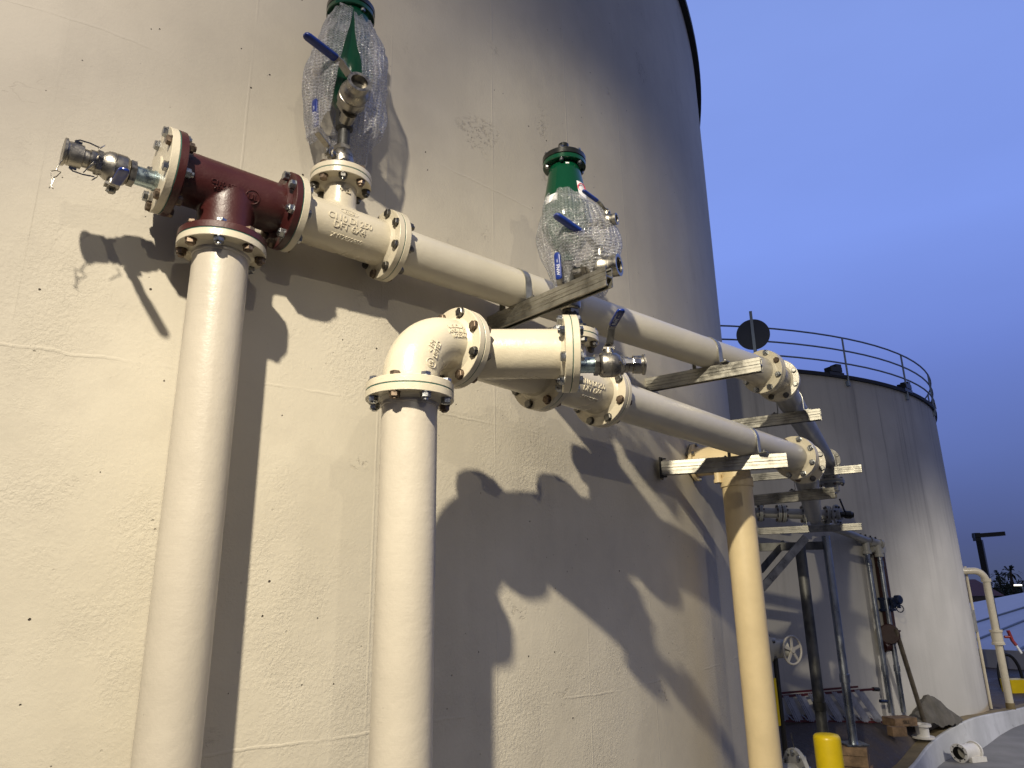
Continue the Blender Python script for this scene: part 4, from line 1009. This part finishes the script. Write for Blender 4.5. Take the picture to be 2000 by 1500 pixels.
for a,d,z,rx_,rz_,lab in TL:
    t=thing('tree',lab,'tree',far(a,d,-H-.2),'dark trees on the skyline')
    g=G(); g.sweep([far(a,d,-H-.2),far(a,d,z-.3)],[.16,.10],8); g.obj('trunk',m_trunk,t)
    crown(far(a,d,z),rx_,rz_,1400,.10,t)
for a,d,z,lab in ((33.65,70,1.0,'lone palm tree on the skyline'),(33.0,85,.9,'shorter palm tree behind the red roof')):
    t=thing('palm_tree',lab,'palm tree',far(a,d,-H-.2),'palm trees on the skyline')
    g=G(); g.sweep([far(a,d,-H-.2),far(a+.03,d,z)],[.16,.10],8); g.obj('trunk',m_trunk,t)
    g=G()
    for k in range(34):
        q_=random.uniform(0,2*PI); e_=random.uniform(-.7,1.2); dd=V((math.cos(q_)*math.cos(e_),math.sin(q_)*math.cos(e_),math.sin(e_))); c0=far(a+.03,d,z)
        s_=dd.cross(UP).normalized()*.09; p1=c0+dd*.55; p2=p1+dd*.35-UP*.28
        g.bm.faces.new([g.bm.verts.new(x) for x in (c0,p1+s_,p2,p1-s_)])
    g.obj('crown',m_leaf,t,smooth=False,recalc=False)
st=thing('street_lamp','lit street lamp among the dark trees at the right','street lamp',far(34.0,55,-H-.2))
g=G(); g.sweep([far(34.2,55,-H-.2),far(34.2,55,-.15),far(34.15,55,.0),far(33.95,55,.05)],.05,8); g.obj('pole',m_rail,st)
ml=N('lamp_glow'); ml.p(Base_Color=(1,.95,.8)); ml.b.inputs['Emission Color'].default_value=(1,.93,.75,1); ml.b.inputs['Emission Strength'].default_value=3
g=G(); g.box(far(33.95,55,.0),V((.17,-.1,0)),V((.03,.07,0)),V((0,0,.04)),bev=.02); g.obj('lantern',ml.m,st)
# parking line strip
g=G(); g.sheet([[far(28,20.4,-H-.211),far(40,19.6,-H-.211)],[far(28,20.65,-H-.211),far(40,19.85,-H-.211)]]); struct(g.obj('road_marking',plain('worn_white_line',(.45,.45,.45),.8),None,recalc=False))
wl=thing('low_wall','low pale wall in front of the white membrane cover','wall',far(33,21.3,-H-.2))
g=G(); g.extr([(-.08,0),(.08,0),(.08,.62),(-.08,.62)],far(27,22.5,-H-.215),(far(40,20.9)-far(27,22.5)).cross(UP).normalized(),UP,(far(40,20.9)-far(27,22.5)).normalized(),6.5); g.obj('wall',plain('pale_wall',(.45,.45,.46),.8,.15,2,.2),wl)
# ------------------------------------------------------------------ world and lights
w=bpy.data.worlds.new('World'); sc.world=w; w.use_nodes=True; nt=w.node_tree; nt.nodes.clear()
def wn(ty,**k):
    x=nt.nodes.new(ty)
    for a,b in k.items(): setattr(x,a,b)
    return x
tc=wn('ShaderNodeTexCoord'); sp_=wn('ShaderNodeSeparateXYZ'); nt.links.new(tc.outputs['Generated'],sp_.inputs[0])
rz=wn('ShaderNodeValToRGB'); nt.links.new(sp_.outputs[2],rz.inputs[0])
els=rz.color_ramp.elements
cols=[(0.0,(.075,.095,.185)),(.05,(.080,.105,.250)),(.14,(.110,.158,.41)),(.27,(.158,.235,.64)),(.42,(.220,.332,.85)),(.62,(.228,.335,.80)),(1.,(.17,.25,.52))]
els[0].position=0; els[0].color=(*cols[0][1],1); els[1].position=1; els[1].color=(*cols[-1][1],1)
for p_,c_ in cols[1:-1]:
    q_=els.new(p_); q_.color=(*c_,1)
# the west (ahead and right) still glows, the rest of the dusk sky has gone grey
dt=wn('ShaderNodeVectorMath',operation='DOT_PRODUCT'); nt.links.new(tc.outputs['Generated'],dt.inputs[0]); dt.inputs[1].default_value=az(20)
mr=wn('ShaderNodeMapRange',interpolation_type='SMOOTHSTEP'); nt.links.new(dt.outputs['Value'],mr.inputs[0]); mr.inputs[1].default_value=-.25; mr.inputs[2].default_value=.62
dk=wn('ShaderNodeMix',data_type='RGBA'); nt.links.new(mr.outputs[0],dk.inputs[0]); dk.inputs[6].default_value=(.150,.155,.215,1); nt.links.new(rz.outputs[0],dk.inputs[7])
nz=wn('ShaderNodeTexNoise'); mp=wn('ShaderNodeMapping'); nt.links.new(tc.outputs['Generated'],mp.inputs[0]); mp.inputs['Scale'].default_value=(1.2,1.2,3.5); nt.links.new(mp.outputs[0],nz.inputs['Vector']); nz.inputs['Scale'].default_value=1.6; nz.inputs['Detail'].default_value=4
mr2=wn('ShaderNodeMapRange'); nt.links.new(nz.outputs[0],mr2.inputs[0]); mr2.inputs[1].default_value=.3; mr2.inputs[2].default_value=.7; mr2.inputs[3].default_value=.94; mr2.inputs[4].default_value=1.04
mu=wn('ShaderNodeVectorMath',operation='SCALE'); nt.links.new(dk.outputs[2],mu.inputs[0]); nt.links.new(mr2.outputs[0],mu.inputs['Scale'])
bg=wn('ShaderNodeBackground'); nt.links.new(mu.outputs[0],bg.inputs['Color']); bg.inputs['Strength'].default_value=1.
wo=wn('ShaderNodeOutputWorld'); nt.links.new(bg.outputs[0],wo.inputs[0])
def spot(name,loc,target,power,col,size,blend,radius):
    l=bpy.data.lights.new(name,'SPOT'); l.energy=power; l.color=col; l.spot_size=math.radians(size); l.spot_blend=blend; l.shadow_soft_size=radius
    o=bpy.data.objects.new(name,l); COL.objects.link(o); o.location=loc
    o.rotation_euler=(V(target)-V(loc)).to_track_quat('-Z','Y').to_euler(); return o
# site flood light on its mast behind the photographer, aimed down at the pipework
L1=V((-.74,-.95,3.16))
spot('flood_light',L1,L1+az(40)*math.cos(math.radians(55))-UP*math.sin(math.radians(55)),1800,(1.0,.895,.675),100,1.,.055)
spot('flood_light',L1,L1+az(-32)-UP*.68,430,(1.0,.90,.79),124,1.,.055)
spot('flood_light',L1,L1+az(25)-UP*.26,700,(1.0,.90,.68),40,.9,.055)
L2=V((6.0,-11.4,6.0))
spot('yard_light',L2,V((-.3,3,-.5)),1000,(1.0,.90,.72),30,.6,.12)
L3=V((10.0,5.4,2.7))
spot('yard_light',L3,V((7.1,11.5,-2.0)),1600,(1.0,.93,.82),58,1.,.3)
sl=bpy.data.lights.new('sun','SUN'); sl.energy=.04; sl.angle=math.radians(20); sl.color=(1,.9,.8); so=bpy.data.objects.new('sun',sl); COL.objects.link(so); so.rotation_euler=(math.radians(80),0,math.radians(150))
# ------------------------------------------------------------------ lift everything so that the soil pad is at z=0
for o in list(COL.objects):
    if o.parent is None and o is not cam: o.location.z+=H
    if 'w' in o: del o['w']
sc.view_settings.view_transform='Standard'; sc.view_settings.look='None'; sc.view_settings.exposure=0; sc.view_settings.gamma=1
sc.cycles.use_denoising=True
sc.cycles.max_bounces=8; sc.cycles.transparent_max_bounces=16
try: sc.cycles.sample_clamp_indirect=6
except Exception: pass
